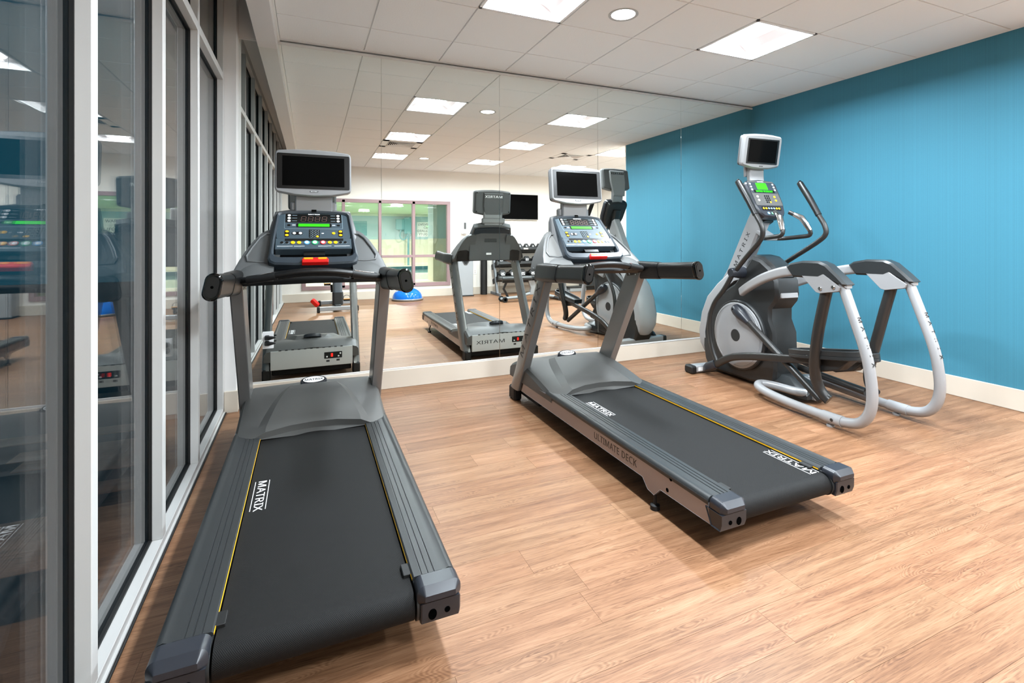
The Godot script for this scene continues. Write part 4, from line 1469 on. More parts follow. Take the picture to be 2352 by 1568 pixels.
	for sx: float in [-1.0, 1.0]:
		var fm := Transform3D(Basis(al, Vector3(sx, 0, 0).cross(al), Vector3(sx, 0, 0)), Vector3(sx * 0.0522, 1.135, 0.315))
		if sx > 0:
			fm.basis = Basis(-al, Vector3(sx, 0, 0).cross(-al), Vector3(sx, 0, 0))
		text(mast, "lettering", "M A T R I X", 0.036, M.print_dark, fm, false, 1.45, 0.0014)
	b = MB.new()
	b.xf = Transform3D(Basis(), Vector3(0, 1.27, 0.54)) * Transform3D(Basis(Vector3.RIGHT, 0.5), Vector3.ZERO)
	b.box(Vector3(-0.06, -0.02, -0.06), Vector3(0.06, 0.012, 0.075), 0.006)
	part(mast, "clamp", b, M.ell_light)
	# fixed grips
	b = MB.new()
	b.tube(bend([Vector3(0.075, 1.45, 0.70), Vector3(0.115, 1.40, 0.79), Vector3(0.15, 1.26, 0.86), Vector3(0.12, 1.235, 0.60), Vector3(0.0, 1.235, 0.56), Vector3(-0.12, 1.235, 0.60), Vector3(-0.15, 1.26, 0.86), Vector3(-0.115, 1.40, 0.79), Vector3(-0.075, 1.45, 0.70)], 0.06, 5), 0.017, 12)
	var fg := part(t, "fixed_grips", b, M.ell_tube)
	for sx: float in [-1.0, 1.0]:
		b = MB.new()
		b.tube(PackedVector3Array([Vector3(sx * 0.142, 1.30, 0.84), Vector3(sx * 0.128, 1.35, 0.815), Vector3(sx * 0.113, 1.402, 0.785), Vector3(sx * 0.09, 1.43, 0.735)]), 0.022, 12, PackedFloat32Array([0.019, 0.023, 0.025, 0.019]))
		part(fg, "pulse_sensor", b, M.chrome)
	# console, tilted back
	var up := Vector3(0, 0.305, -0.16).normalized()
	var nn := Vector3.RIGHT.cross(up)
	var FX := Transform3D(Basis(Vector3.RIGHT, up, nn), Vector3(0, 1.585, 0.54))
	var co := PackedVector2Array()
	for v in [[0.168, 0.12], [0.155, 0.15], [0.13, 0.165], [0.0, 0.178], [-0.13, 0.165], [-0.155, 0.15], [-0.168, 0.12], [-0.16, -0.06], [-0.135, -0.15], [-0.10, -0.19], [0.0, -0.2], [0.10, -0.19], [0.135, -0.15], [0.16, -0.06]]:
		co.append(Vector2(v[0], v[1]))
	b = MB.new()
	b.xf = FX
	b.prism(co, -0.06, 0.0, 0.012)
	var con := part(t, "console", b, M.cap_blue_grey)
	b = MB.new()
	b.xf = FX
	b.prism(MB.inset(co, 0.012), -0.10, -0.058, 0.02)
	part(con, "back_case", b, M.ell_dark)
	plate(con, "panel", FX, -0.14, 0.14, -0.085, 0.155, -0.001, 0.0015, M.hood_grey, 0.012)
	plate(con, "display_window", FX, -0.135, 0.135, 0.035, 0.143, 0.001, 0.0025, M.console_slate, 0.008)
	plate(con, "lcd_screen", FX, -0.062, 0.05, 0.072, 0.135, 0.002, 0.0035, M.lcd_green)
	plate(con, "text_screen", FX, -0.11, 0.11, 0.04, 0.066, 0.002, 0.0032, M.bezel_black)
	text(con, "screen_text", "MATRIX WORKOUT", 0.018, M.lcd_green, FX * Transform3D(Basis(), Vector3(0, 0.053, 0.0036)), false, 0.85, 0.0006)
	text(con, "lettering", "MATRIX", 0.009, M.print_white, FX * Transform3D(Basis(), Vector3(0, 0.1495, 0.002)), true, 1.4, 0.0006)
	for k in 3:
		for e: float in [-1.0, 1.0]:
			disc(con, "icon", FX, e * 0.122, 0.125 - k * 0.028, 0.002, 0.009, M.button_white, 0.0016)
	for r in 4:
		for c in 3:
			disc(con, "key", FX, -0.018 + c * 0.02, 0.008 - r * 0.02, 0.001, 0.0085, M.button_yellow if r == 3 and c == 2 else M.bezel_black, 0.002)
	for v in [[-0.095, 0.0, "button_white"], [-0.095, -0.035, "button_white"], [0.085, 0.0, "button_yellow"], [0.085, -0.035, "button_yellow"]]:
		disc(con, "button", FX, v[0], v[1], 0.001, 0.0105, M[v[2]], 0.003)
	plate(con, "lower_panel", FX, -0.10, 0.10, -0.132, -0.096, 0.0, 0.002, M.bezel_black, 0.006)
	for k in 7:
		disc(con, "button", FX, -0.082 + k * 0.0273, -0.114, 0.0015, 0.0095, M.button_yellow if k < 2 or k > 4 else M.print_grey, 0.003)
	for v in [[-0.05, "button_blue"], [-0.008, "button_green"], [0.034, "button_red"]]:
		disc(con, "button", FX, v[0], -0.16, 0.001, 0.0125, M[v[1]], 0.003)
		disc(con, "button_face", FX, v[0], -0.16, 0.004, 0.008, M.button_white, 0.0008)
	b = MB.new()
	b.sweep(spline([Vector3(0, 1.36, 0.535), Vector3(0, 1.45, 0.49), Vector3(0, 1.60, 0.44)], 4), MB.rrect(0.11, 0.10, 0.03, 4), Vector3(0, 0, 1))
	part(con, "console_stem", b, M.ell_dark)
	# television on its neck
	b = MB.new()
	b.sweep(spline([Vector3(0, 1.66, 0.44), Vector3(0, 1.75, 0.42), Vector3(0, 1.86, 0.42), Vector3(0, 1.98, 0.44)], 4), MB.rrect(0.16, 0.045, 0.015, 3), Vector3(0, 0, 1))
	part(t, "monitor_neck", b, M.monitor_silver)
	var n := Vector3(0, -0.16, 1).normalized()
	var MX := Transform3D(Basis(Vector3.RIGHT, n.cross(Vector3.RIGHT), n), Vector3(0, 1.972, 0.50))
	var mo := PackedVector2Array()
	for v in [[0.207, 0.0], [0.207, 0.10], [0.202, 0.122], [0.188, 0.133], [0.1, 0.142], [0.0, 0.145], [-0.1, 0.142], [-0.188, 0.133], [-0.202, 0.122], [-0.207, 0.10], [-0.207, 0.0], [-0.207, -0.1], [-0.202, -0.117], [-0.188, -0.127], [-0.1, -0.145], [0.0, -0.151], [0.1, -0.145], [0.188, -0.127], [0.202, -0.117], [0.207, -0.1]]:
		mo.append(Vector2(v[0], v[1]))
	b = MB.new()
	b.xf = MX
	b.prism(mo, -0.05, 0.0, 0.014)
	var mn := part(t, "monitor", b, M.monitor_silver)
	b = MB.new()
	b.xf = MX
	b.prism(MB.inset(mo, 0.006), -0.075, -0.046, 0.014)
	part(mn, "back_case", b, M.shell_dark)
	b = MB.new()
	b.xf = MX
	b.prism(PackedVector2Array([Vector2(-0.11, 0.10), Vector2(-0.115, -0.04), Vector2(-0.085, -0.22), Vector2(0.085, -0.22), Vector2(0.115, -0.04), Vector2(0.11, 0.10)]), -0.10, -0.070, 0.008)
	part(mn, "back_cover", b, M.monitor_silver)
	text(mn, "lettering", "MATRIX", 0.026, M.print_dark, MX * Transform3D(Basis(Vector3(-1, 0, 0), Vector3(0, 1, 0), Vector3(0, 0, -1)), Vector3(0, 0.062, -0.1005)), true, 1.5, 0.002)
	plate(mn, "bezel", MX, -0.165, 0.17, -0.105, 0.105, -0.002, 0.0012, M.bezel_black, 0.006)
	plate(mn, "screen", MX, -0.148, 0.15, -0.092, 0.094, 0.0, 0.0022, M.screen_black)
	plate(mn, "name_plate", MX, -0.02, 0.02, -0.127, -0.119, -0.001, 0.0012, M.hood_grey, 0.002)

# ---------------------------------------------------------------- back of the room, seen in the mirror
func back_wall() -> void:
	mat("frame_mauve", Color(0.60, 0.49, 0.49), 0.5)
	var s := struct("wall_back", "cream back wall with window to the pool")
	var x0 := 0.345
	var x1 := 3.31
	var y0 := 0.255
	var y1 := 2.06
	var b := MB.new()
	b.box(Vector3(-0.6, -0.02, ZB), Vector3(x0, 3.1, ZB + 0.16))
	b.box(Vector3(x1, -0.02, ZB), Vector3(7.4, 3.1, ZB + 0.16))
	b.box(Vector3(x0, -0.02, ZB), Vector3(x1, y0, ZB + 0.16))
	b.box(Vector3(x0, y1, ZB), Vector3(x1, 3.1, ZB + 0.16))
	part(s, "panel", b, M.wall_cream)
	s = struct("baseboard_back", "cream baseboard of the back wall")
	b = MB.new()
	b.box(Vector3(-0.05, 0, ZB - 0.014), Vector3(7.2, 0.165, ZB + 0.001), 0.003)
	part(s, "board", b, M.base_cream)
	s = struct("window_2", "mauve framed window looking into the pool room")
	var f := 0.05
	var za := ZB - 0.02
	var zb := ZB + 0.10
	b = MB.new()
	b.frame(PackedVector2Array([Vector2(x0 - 0.02, y0 - 0.02), Vector2(x1 + 0.02, y0 - 0.02), Vector2(x1 + 0.02, y1 + 0.02), Vector2(x0 - 0.02, y1 + 0.02)]), PackedVector2Array([Vector2(x0 + f, y0 + f), Vector2(x1 - f, y0 + f), Vector2(x1 - f, y1 - f), Vector2(x0 + f, y1 - f)]), za, zb, 0.003)
	part(s, "window_frame", b, M.frame_mauve)
	for x: float in [1.10, 1.825, 2.525]:
		b = MB.new()
		b.box(Vector3(x - 0.03, y0, za), Vector3(x + 0.03, y1, zb), 0.003)
		part(s, "mullion", b, M.frame_mauve)
	var xs := [x0, 1.10, 1.825, 2.525, x1]
	for k in 4:
		b = MB.new()
		b.box(Vector3(xs[k] + 0.03, 0.855, za), Vector3(xs[k + 1] - 0.03, 0.91, zb), 0.003)
		part(s, "transom", b, M.frame_mauve)
		for v in [[y0 + 0.02, 0.87], [0.895, y1 - 0.02]]:
			b = MB.new()
			b.box(Vector3(xs[k] + 0.01, v[0], ZB + 0.035), Vector3(xs[k + 1] - 0.01, v[1], ZB + 0.041))
			part(s, "pane", b, M.clear_glass)

func pool_room() -> void:
	mat("pool_deck", Color(0.90, 0.90, 0.82), 0.7)
	mat("pool_teal", Color(0.68, 0.775, 0.80), 0.8)
	mat("pool_stone", Color(0.87, 0.86, 0.77), 0.7)
	mat("pool_green", Color(0.80, 0.83, 0.66), 0.8)
	mat("pool_blob", Color(0.42, 0.62, 0.65), 0.7)
	mat("pool_tile", Color(0.10, 0.30, 0.33), 0.3)
	var m := mat("pool_water_teal", Color(0.52, 0.66, 0.62), 0.04)
	m.metallic_specular = 0.5
	var s := struct("pool_room", "pool hall behind the back window")
	var b := MB.new()
	b.box(Vector3(-5, -0.3, ZB + 0.16), Vector3(10, 0.0, 11.4))
	b.box(Vector3(-5, -0.3, 20.0), Vector3(10, 0.0, 21.2))
	part(s, "deck", b, M.pool_deck)
	b = MB.new()
	b.box(Vector3(-5, -1.2, 11.4), Vector3(10, -1.1, 20))
	b.box(Vector3(-5, -0.36, 19.985), Vector3(10, -0.02, 20.0))
	part(s, "basin", b, M.pool_tile)
	b = MB.new()
	b.box(Vector3(-5, -1.1, 11.4), Vector3(10, -0.18, 19.98))
	part(s, "water", b, M.pool_water_teal)
	b = MB.new()
	b.box(Vector3(-5, 0, 20.95), Vector3(10, 1.28, 21.2))
	b.box(Vector3(-5.2, 0, ZB + 0.16), Vector3(-5, 1.28, 21.2))
	b.box(Vector3(10, 0, ZB + 0.16), Vector3(10.2, 1.28, 21.2))
	b.box(Vector3(3.85, 0, 10.6), Vector3(4.9, 1.28, 11.35))
	part(s, "stone_wall", b, M.pool_stone)
	b = MB.new()
	b.box(Vector3(-5, 1.28, 20.96), Vector3(10, 2.6, 21.2))
	b.box(Vector3(-5.2, 1.28, ZB + 0.16), Vector3(-5, 2.6, 21.2))
	b.box(Vector3(10, 1.28, ZB + 0.16), Vector3(10.2, 2.6, 21.2))
	b.box(Vector3(3.855, 1.28, 10.605), Vector3(4.9, 2.6, 11.345))
	part(s, "teal_wall", b, M.pool_teal)
	b = MB.new()
	b.box(Vector3(-5.2, 2.52, ZB + 0.16), Vector3(10.2, 2.7, 21.2))
	part(s, "green_ceiling", b, M.pool_green)
	b = MB.new()
	b.box(Vector3(-5, 2.42, 20.8), Vector3(10, 2.52, 20.95), 0.01)
	part(s, "cornice", b, M.pool_deck)
	b = MB.new()
	b.box(Vector3(-5, -0.02, 20.94), Vector3(10, 0.12, 20.951))
	part(s, "skirting", b, M.pool_deck)
	for v in [[1.0, 13.0], [3.3, 14.0], [-1.5, 15.0], [6.0, 17.5], [2.5, 17.5]]:
		var t := thing("pool_ceiling_light", "round light on the green pool hall ceiling", "light", Vector3(v[0], 2.52, v[1]), 0.0, "round lights on the pool hall ceiling")
		b = MB.new()
		b.lathe(PackedVector2Array([Vector2(0, 0), Vector2(0.2, 0), Vector2(0.2, -0.03), Vector2(0.17, -0.05), Vector2(0, -0.055)]), 24)
		part(t, "lens", b, M.lamp_glow)
		lamp_area(t, Vector3(0, -0.07, 0), 0.4, 0.4, 19.0, Color(1.0, 0.97, 0.96))
	# warning sign on the far pool wall
	var sg := thing("warning_sign", "white pool warning sign in capitals on the far teal wall", "sign", Vector3(5.83, 1.78, 20.955))
	b = MB.new()
	b.box(Vector3(-0.47, -0.37, -0.012), Vector3(0.47, 0.37, 0.0), 0.002)
	part(sg, "board", b, M.print_white)
	var lines := ["WARNING", "NO", "LIFEGUARD", "ON DUTY"]
	for k in 4:
		text(sg, "lettering", lines[k], 0.115, M.print_dark, Transform3D(Basis(Vector3(-1, 0, 0), Vector3(0, 1, 0), Vector3(0, 0, -1)), Vector3(0, 0.25 - k * 0.165, -0.0125)), false, 1.15, 0.002)
	var lf := thing("pool_lift", "teal covered pool lift with hoses by the far pool wall", "pool lift", Vector3(4.68, 0, 20.6))
	b = MB.new()
	b.box(Vector3(-0.42, 1.75, -0.1), Vector3(0.0, 2.28, 0.1), 0.03)
	b.box(Vector3(-0.02, 1.55, -0.1), Vector3(0.4, 2.36, 0.1), 0.03)
	part(lf, "cover", b, M.pool_blob)
	b = MB.new()
	b.tube(bend([Vector3(-0.16, 1.76, 0), Vector3(-0.24, 1.4, 0.02), Vector3(-0.05, 1.22, 0.02), Vector3(0.12, 1.4, 0.0), Vector3(0.2, 1.56, 0)], 0.15), 0.035, 10)
	part(lf, "hose", b, M.pool_blob)
	b = MB.new()
	b.tube(PackedVector3Array([Vector3(0.2, 0.0, 0.05), Vector3(0.2, 1.6, 0.05)]), 0.05, 12)
	part(lf, "post", b, M.pool_blob)
	var wb := thing("wall_banner", "wide dark teal band hung on the far pool wall", "banner", Vector3(2.6, 1.86, 20.955))
	b = MB.new()
	b.box(Vector3(-1.4, -0.4, -0.02), Vector3(0.35, 0.3, 0.0), 0.004)
	part(wb, "cloth", b, M.pool_blob)

func television() -> void:
	var t := thing("wall_television", "flat black television mounted on the cream back wall", "television", Vector3(4.93, 1.995, ZB))
	var b := MB.new()
	b.box(Vector3(-0.525, -0.295, -0.05), Vector3(0.525, 0.295, -0.015), 0.004)
	part(t, "housing", b, M.bezel_black)
	b = MB.new()
	b.box(Vector3(-0.515, -0.278, -0.052), Vector3(0.515, 0.286, -0.049))
	part(t, "screen", b, M.screen_black)
	b = MB.new()
	b.box(Vector3(-0.525, -0.297, -0.0525), Vector3(0.525, -0.286, -0.048), 0.001)
	part(t, "trim", b, M.chrome)
	b = MB.new()
	b.box(Vector3(-0.15, -0.12, -0.02), Vector3(0.15, 0.12, 0.0))
	part(t, "mount", b, M.deck_black)

func dumbbells() -> void:
	mat("rack_black", Color(0.045, 0.045, 0.047), 0.45)
	mat("rack_grey", Color(0.42, 0.43, 0.44), 0.4, 0.2)
	mat("dumbbell_black", Color(0.03, 0.03, 0.032), 0.38)
	var xa := 4.28
	var xb := 5.98
	var t := thing("dumbbell_rack", "black three tier dumbbell rack under the wall television", "rack", Vector3((xa + xb) / 2, 0, 6.28))
	var hw := (xb - xa) / 2
	var b: MB
	for sx: float in [-1.0, 1.0]:
		b = MB.new()
		var fr := [Vector3(sx * hw, 0.03, 0.26), Vector3(sx * hw, 0.03, -0.28)]
		b.box(Vector3(sx * hw - 0.025, 0.0, -0.30), Vector3(sx * hw + 0.025, 0.06, 0.27), 0.006)
		b.sweep(PackedVector3Array([Vector3(sx * hw, 0.03, -0.12), Vector3(sx * hw, 1.08, 0.20)]), MB.rrect(0.05, 0.07, 0.008, 2), Vector3(0, 0, 1))
		part(t, "side_frame", b, M.rack_grey)
	var tiers := [[0.36, -0.02], [0.68, 0.06], [1.0, 0.14]]
	var bells := [7, 8, 10]
	# one dumbbell of each size, then copies
	for k in 3:
		var y: float = tiers[k][0]
		var z: float = tiers[k][1]
		var sh := Transform3D(Basis(Vector3.RIGHT, 0.30), Vector3(0, y, z))
		b = MB.new()
		b.xf = sh
		b.box(Vector3(-hw, -0.02, -0.19), Vector3(hw, 0.0, 0.19), 0.003)
		b.box(Vector3(-hw, -0.055, -0.205), Vector3(hw, 0.012, -0.19), 0.003)
		b.box(Vector3(-hw, -0.03, 0.19), Vector3(hw, 0.05, 0.2), 0.003)
		var shp := part(t, "shelf", b, M.rack_black)
		for sx: float in [-1.0, 1.0]:
			b = MB.new()
			b.xf = sh
			b.box(Vector3(sx * hw - 0.012, -0.08, -0.21), Vector3(sx * hw + 0.012, 0.03, 0.2), 0.003)
			part(shp, "shelf_bracket", b, M.rack_black)
		if k == 2:
			plate(shp, "size_label", sh * Transform3D(Basis(Vector3(-1, 0, 0), Vector3.UP, Vector3(0, 0, -1)), Vector3(0, 0, -0.2055)), 0.08, 0.19, -0.05, -0.02, 0, 0.001, M.base_cream)
		var r: float = [0.095, 0.082, 0.062][k]
		var hl: float = [0.12, 0.10, 0.075][k]
		var g0: Node3D = null
		var names := ["large black hex dumbbell on the lowest tier of the rack", "medium black hex dumbbell on the middle tier of the rack", "small black hex dumbbell on the top tier of the rack"]
		for i in bells[k]:
			var x: float = xa + 0.12 + (xb - xa - 0.24) * i / (bells[k] - 1.0)
			var at := Vector3(x, 0, 6.28) + sh * Vector3(0, r * 0.9, 0)
			if g0 == null:
				g0 = thing("dumbbell", names[k], "dumbbell", at, 0.0, "hex dumbbells on the rack")
				g0.rotation.x = 0.30
				for e: float in [-1.0, 1.0]:
					b = MB.new()
					var hex := MB.circle(r, 6)
					b.prism(hex, e * 0.105 - hl / 2, e * 0.105 + hl / 2, r * 0.16)
					var hd := part(g0, "head", b, M.dumbbell_black, "", 20.0)
					if e < 0:
						text(hd, "number", ["25", "15", "8"][k], r * 0.62, M.print_white, Transform3D(Basis(Vector3(-1, 0, 0), Vector3.UP, Vector3(0, 0, -1)), Vector3(0, -r * 0.2, -0.105 - hl / 2 - 0.0002)), true, 1.0, 0.001)
				b = MB.new()
				b.tube(PackedVector3Array([Vector3(0, 0, -0.09), Vector3(0, 0, -0.03), Vector3(0, 0, 0.03), Vector3(0, 0, 0.09)]), 0.016, 12, PackedFloat32Array([0.013, 0.0165, 0.0165, 0.013]))
				part(g0, "handle", b, M.rack_grey)
			else:
				var c := copy(g0, "dumbbell", at)
				c.rotation.x = 0.30

func bench() -> void:
	mat("vinyl_grey", Color(0.17, 0.185, 0.19), 0.42)
	mat("bench_silver", Color(0.60, 0.62, 0.63), 0.35, 0.2)
	var t := thing("weight_bench", "dark padded weight bench with silver frame in front of the dumbbell rack", "bench", Vector3(4.55, 0, 5.0))
	var b := MB.new()
	b.xf = Transform3D(Basis(Vector3.RIGHT, -PI / 2), Vector3(0, 0.43, 0))
	b.prism(MB.rrect(0.66, 0.27, 0.05, 4, Vector2(-0.30, 0)), 0.0, 0.065, 0.016)
	part(t, "back_pad", b, M.vinyl_grey)
	b = MB.new()
	b.xf = Transform3D(Basis(Vector3.RIGHT, -PI / 2), Vector3(0, 0.43, 0))
	b.prism(MB.rrect(0.42, 0.27, 0.05, 4, Vector2(0.26, 0)), 0.0, 0.065, 0.016)
	part(t, "seat_pad", b, M.vinyl_grey)
	b = MB.new()
	b.box(Vector3(-0.58, 0.375, -0.03), Vector3(0.44, 0.43, 0.03), 0.006)
	part(t, "pad_rail", b, M.rack_black)
	b = MB.new()
	b.tube(bend([Vector3(-0.56, 0.07, 0), Vector3(-0.25, 0.08, 0), Vector3(0.05, 0.16, 0), Vector3(0.55, 0.055, 0)], 0.1), 0.032, 14)
	part(t, "base_tube", b, M.bench_silver)
	b = MB.new()
	b.prism(PackedVector2Array([Vector2(0.0, 0.12), Vector2(0.20, 0.12), Vector2(0.14, 0.30), Vector2(0.10, 0.41), Vector2(-0.04, 0.41), Vector2(0.02, 0.26)]), -0.035, 0.035, 0.006)
	part(t, "pedestal", b, M.bench_silver)
	b = MB.new()
	b.sweep(PackedVector3Array([Vector3(-0.46, 0.08, 0), Vector3(-0.56, 0.26, 0), Vector3(-0.50, 0.39, 0)]), MB.rrect(0.045, 0.03, 0.005, 2), Vector3(0, 0, 1))
	part(t, "support_arm", b, M.rack_black)
	for e: float in [-1.0, 1.0]:
		b = MB.new()
		b.xf = Transform3D(Basis(Vector3.RIGHT, PI / 2), Vector3(-0.57, 0.055, e * 0.11 - 0.02))
		b.lathe(PackedVector2Array([Vector2(0, 0), Vector2(0.05, 0), Vector2(0.055, 0.008), Vector2(0.055, 0.032), Vector2(0.05, 0.04), Vector2(0, 0.04)]), 20)
		b.fix(0)
		part(t, "wheel", b, M.rubber)
	b = MB.new()
	b.tube(PackedVector3Array([Vector3(-0.57, 0.055, -0.13), Vector3(-0.57, 0.055, 0.13)]), 0.03, 12)
	part(t, "axle", b, M.bench_silver)
	b = MB.new()
	b.tube(PackedVector3Array([Vector3(0.56, 0.04, -0.26), Vector3(0.56, 0.04, 0.26)]), 0.034, 12)
	part(t, "rear_foot", b, M.rail_grey)

func wall_items() -> void:
	# wipes tower with triangular opening
	mat("bin_grey", Color(0.60, 0.61, 0.62), 0.4, 0.1)
	var t := thing("wipes_dispenser", "tall grey wipes dispenser with black triangular opening by the pool window", "dispenser", Vector3(3.59, 0, 6.40))
	var b := MB.new()
	b.box(Vector3(-0.17, 0.015, -0.13), Vector3(0.17, 0.93, 0.13), 0.012)
	part(t, "cabinet", b, M.bin_grey)
	b = MB.new()
	b.box(Vector3(-0.185, 0, -0.145), Vector3(0.185, 0.016, 0.14), 0.003)
	part(t, "plinth", b, M.rubber)
	var tri := PackedVector2Array([Vector2(-0.095, 0.075), Vector2(-0.075, 0.085), Vector2(0.075, 0.085), Vector2(0.095, 0.075), Vector2(0.098, 0.05), Vector2(0.03, -0.055), Vector2(-0.03, -0.055), Vector2(-0.098, 0.05)])
	b = MB.new()
	b.xf = Transform3D(Basis(Vector3(-1, 0, 0), Vector3.UP, Vector3(0, 0, -1)), Vector3(0, 0.74, -0.13))
	b.frame(tri, MB.inset(tri, 0.018), -0.002, 0.01, 0.003)
	part(t, "opening_rim", b, M.hood_grey)
	b = MB.new()
	b.xf = Transform3D(Basis(Vector3(-1, 0, 0), Vector3.UP, Vector3(0, 0, -1)), Vector3(0, 0.74, -0.13))
	b.prism(MB.inset(tri, 0.016), 0.0, 0.002)
	part(t, "opening", b, M.deck_black)
	# hand sanitiser on the wall
	t = thing("sanitiser_dispenser", "white hand sanitiser dispenser with dark window on the back wall", "dispenser", Vector3(3.64, 1.36, ZB))
	b = MB.new()
	b.box(Vector3(-0.065, 0, -0.11), Vector3(0.065, 0.28, 0.0), 0.018)
	part(t, "housing", b, M.print_white)
	plate(t, "level_window", Transform3D(Basis(Vector3(-1, 0, 0), Vector3.UP, Vector3(0, 0, -1)), Vector3(0, 0, -0.11)), -0.026, 0.026, 0.11, 0.255, 0, 0.001, M.hood_grey, 0.004)
	# foam roller on end
	t = thing("foam_roller", "long black foam roller standing on end against the back wall", "foam roller", Vector3(4.07, 0, 6.47))
	b = MB.new()
	b.lathe(PackedVector2Array([Vector2(0.02, 0), Vector2(0.07, 0), Vector2(0.075, 0.006), Vector2(0.075, 0.904), Vector2(0.07, 0.91), Vector2(0.02, 0.91), Vector2(0.02, 0.88), Vector2(0.0, 0.88)]), 28)
	part(t, "roll", b, M.rubber)
	# outlets
	t = thing("wall_outlet", "white outlet plate low on the cream back wall", "outlet", Vector3(3.905, 0.51, ZB))
	b = MB.new()
	b.box(Vector3(-0.036, -0.058, -0.006), Vector3(0.036, 0.058, 0.0), 0.002)
	part(t, "cover_plate", b, M.print_white)
	for e: float in [-1.0, 1.0]:
		disc(t, "socket", Transform3D(Basis(Vector3(-1, 0, 0), Vector3.UP, Vector3(0, 0, -1)), Vector3(0, 0, -0.006)), 0, e * 0.02, 0, 0.014, M.base_cream, 0.001)
	t = thing("mirror_outlet", "white outlet plate with two black plugs set in the mirror", "outlet", Vector3(0.205, 0.472, -0.0085))
	b = MB.new()
	b.box(Vector3(-0.037, -0.063, 0.0), Vector3(0.037, 0.063, 0.006), 0.002)
	part(t, "cover_plate", b, M.print_white)
	for e: float in [-1.0, 1.0]:
		b = MB.new()
		var y := e * 0.021
		b.sweep(PackedVector3Array([Vector3(-0.006, y, 0.004), Vector3(-0.006, y, 0.03), Vector3(0.006, y, 0.04), Vector3(0.03, y + 0.003, 0.045), Vector3(0.052, y + 0.003, 0.047)]), MB.rrect(0.034, 0.034, 0.01, 3), Vector3.UP, PackedFloat32Array([1.0, 1.0, 0.9, 0.62, 0.3]))
		part(t, "plug", b, M.rubber)

func floor_items() -> void:
	mat("ball_blue", Color(0.09, 0.40, 0.76), 0.12)
	var t := thing("balance_dome", "shiny blue half ball on a grey platform below the pool window", "balance trainer", Vector3(2.31, 0, 6.14))
	var b := MB.new()
	b.lathe(PackedVector2Array([Vector2(0, 0), Vector2(0.27, 0), Vector2(0.315, 0.008), Vector2(0.322, 0.02), Vector2(0.322, 0.034), Vector2(0.315, 0.042), Vector2(0, 0.042)]), 40)
	part(t, "platform", b, M.monitor_silver)
	b = MB.new()
	var pr := PackedVector2Array([Vector2(0.0, 0.04)])
	for k in 13:
		var a := PI / 2 * k / 12
		pr.append(Vector2(cos(a) * 0.30, 0.042 + sin(a) * 0.215))
	b.lathe(pr, 40)
	part(t, "dome", b, M.ball_blue)
	# step platform near the rack
	t = thing("step_platform", "low silver step with black mat top beside the dumbbell rack", "step", Vector3(6.33, 0, 6.34))
	b = MB.new()
	b.box(Vector3(-0.22, 0, -0.17), Vector3(0.22, 0.085, 0.17), 0.006)
	part(t, "base", b, M.bench_silver)
	b = MB.new()
	b.box(Vector3(-0.23, 0.085, -0.18), Vector3(0.23, 0.105, 0.18), 0.006)
	part(t, "mat_top", b, M.rubber)
	t = thing("padded_block", "low black padded block against the back wall beyond the step", "block", Vector3(6.86, 0, 6.46))
	b = MB.new()
	b.box(Vector3(-0.30, 0.06, -0.12), Vector3(0.32, 0.42, 0.12), 0.035)
	part(t, "pad", b, M.vinyl_grey)
	b = MB.new()
	b.box(Vector3(-0.2, 0, -0.08), Vector3(0.22, 0.07, 0.1), 0.005)
	part(t, "base", b, M.rubber)

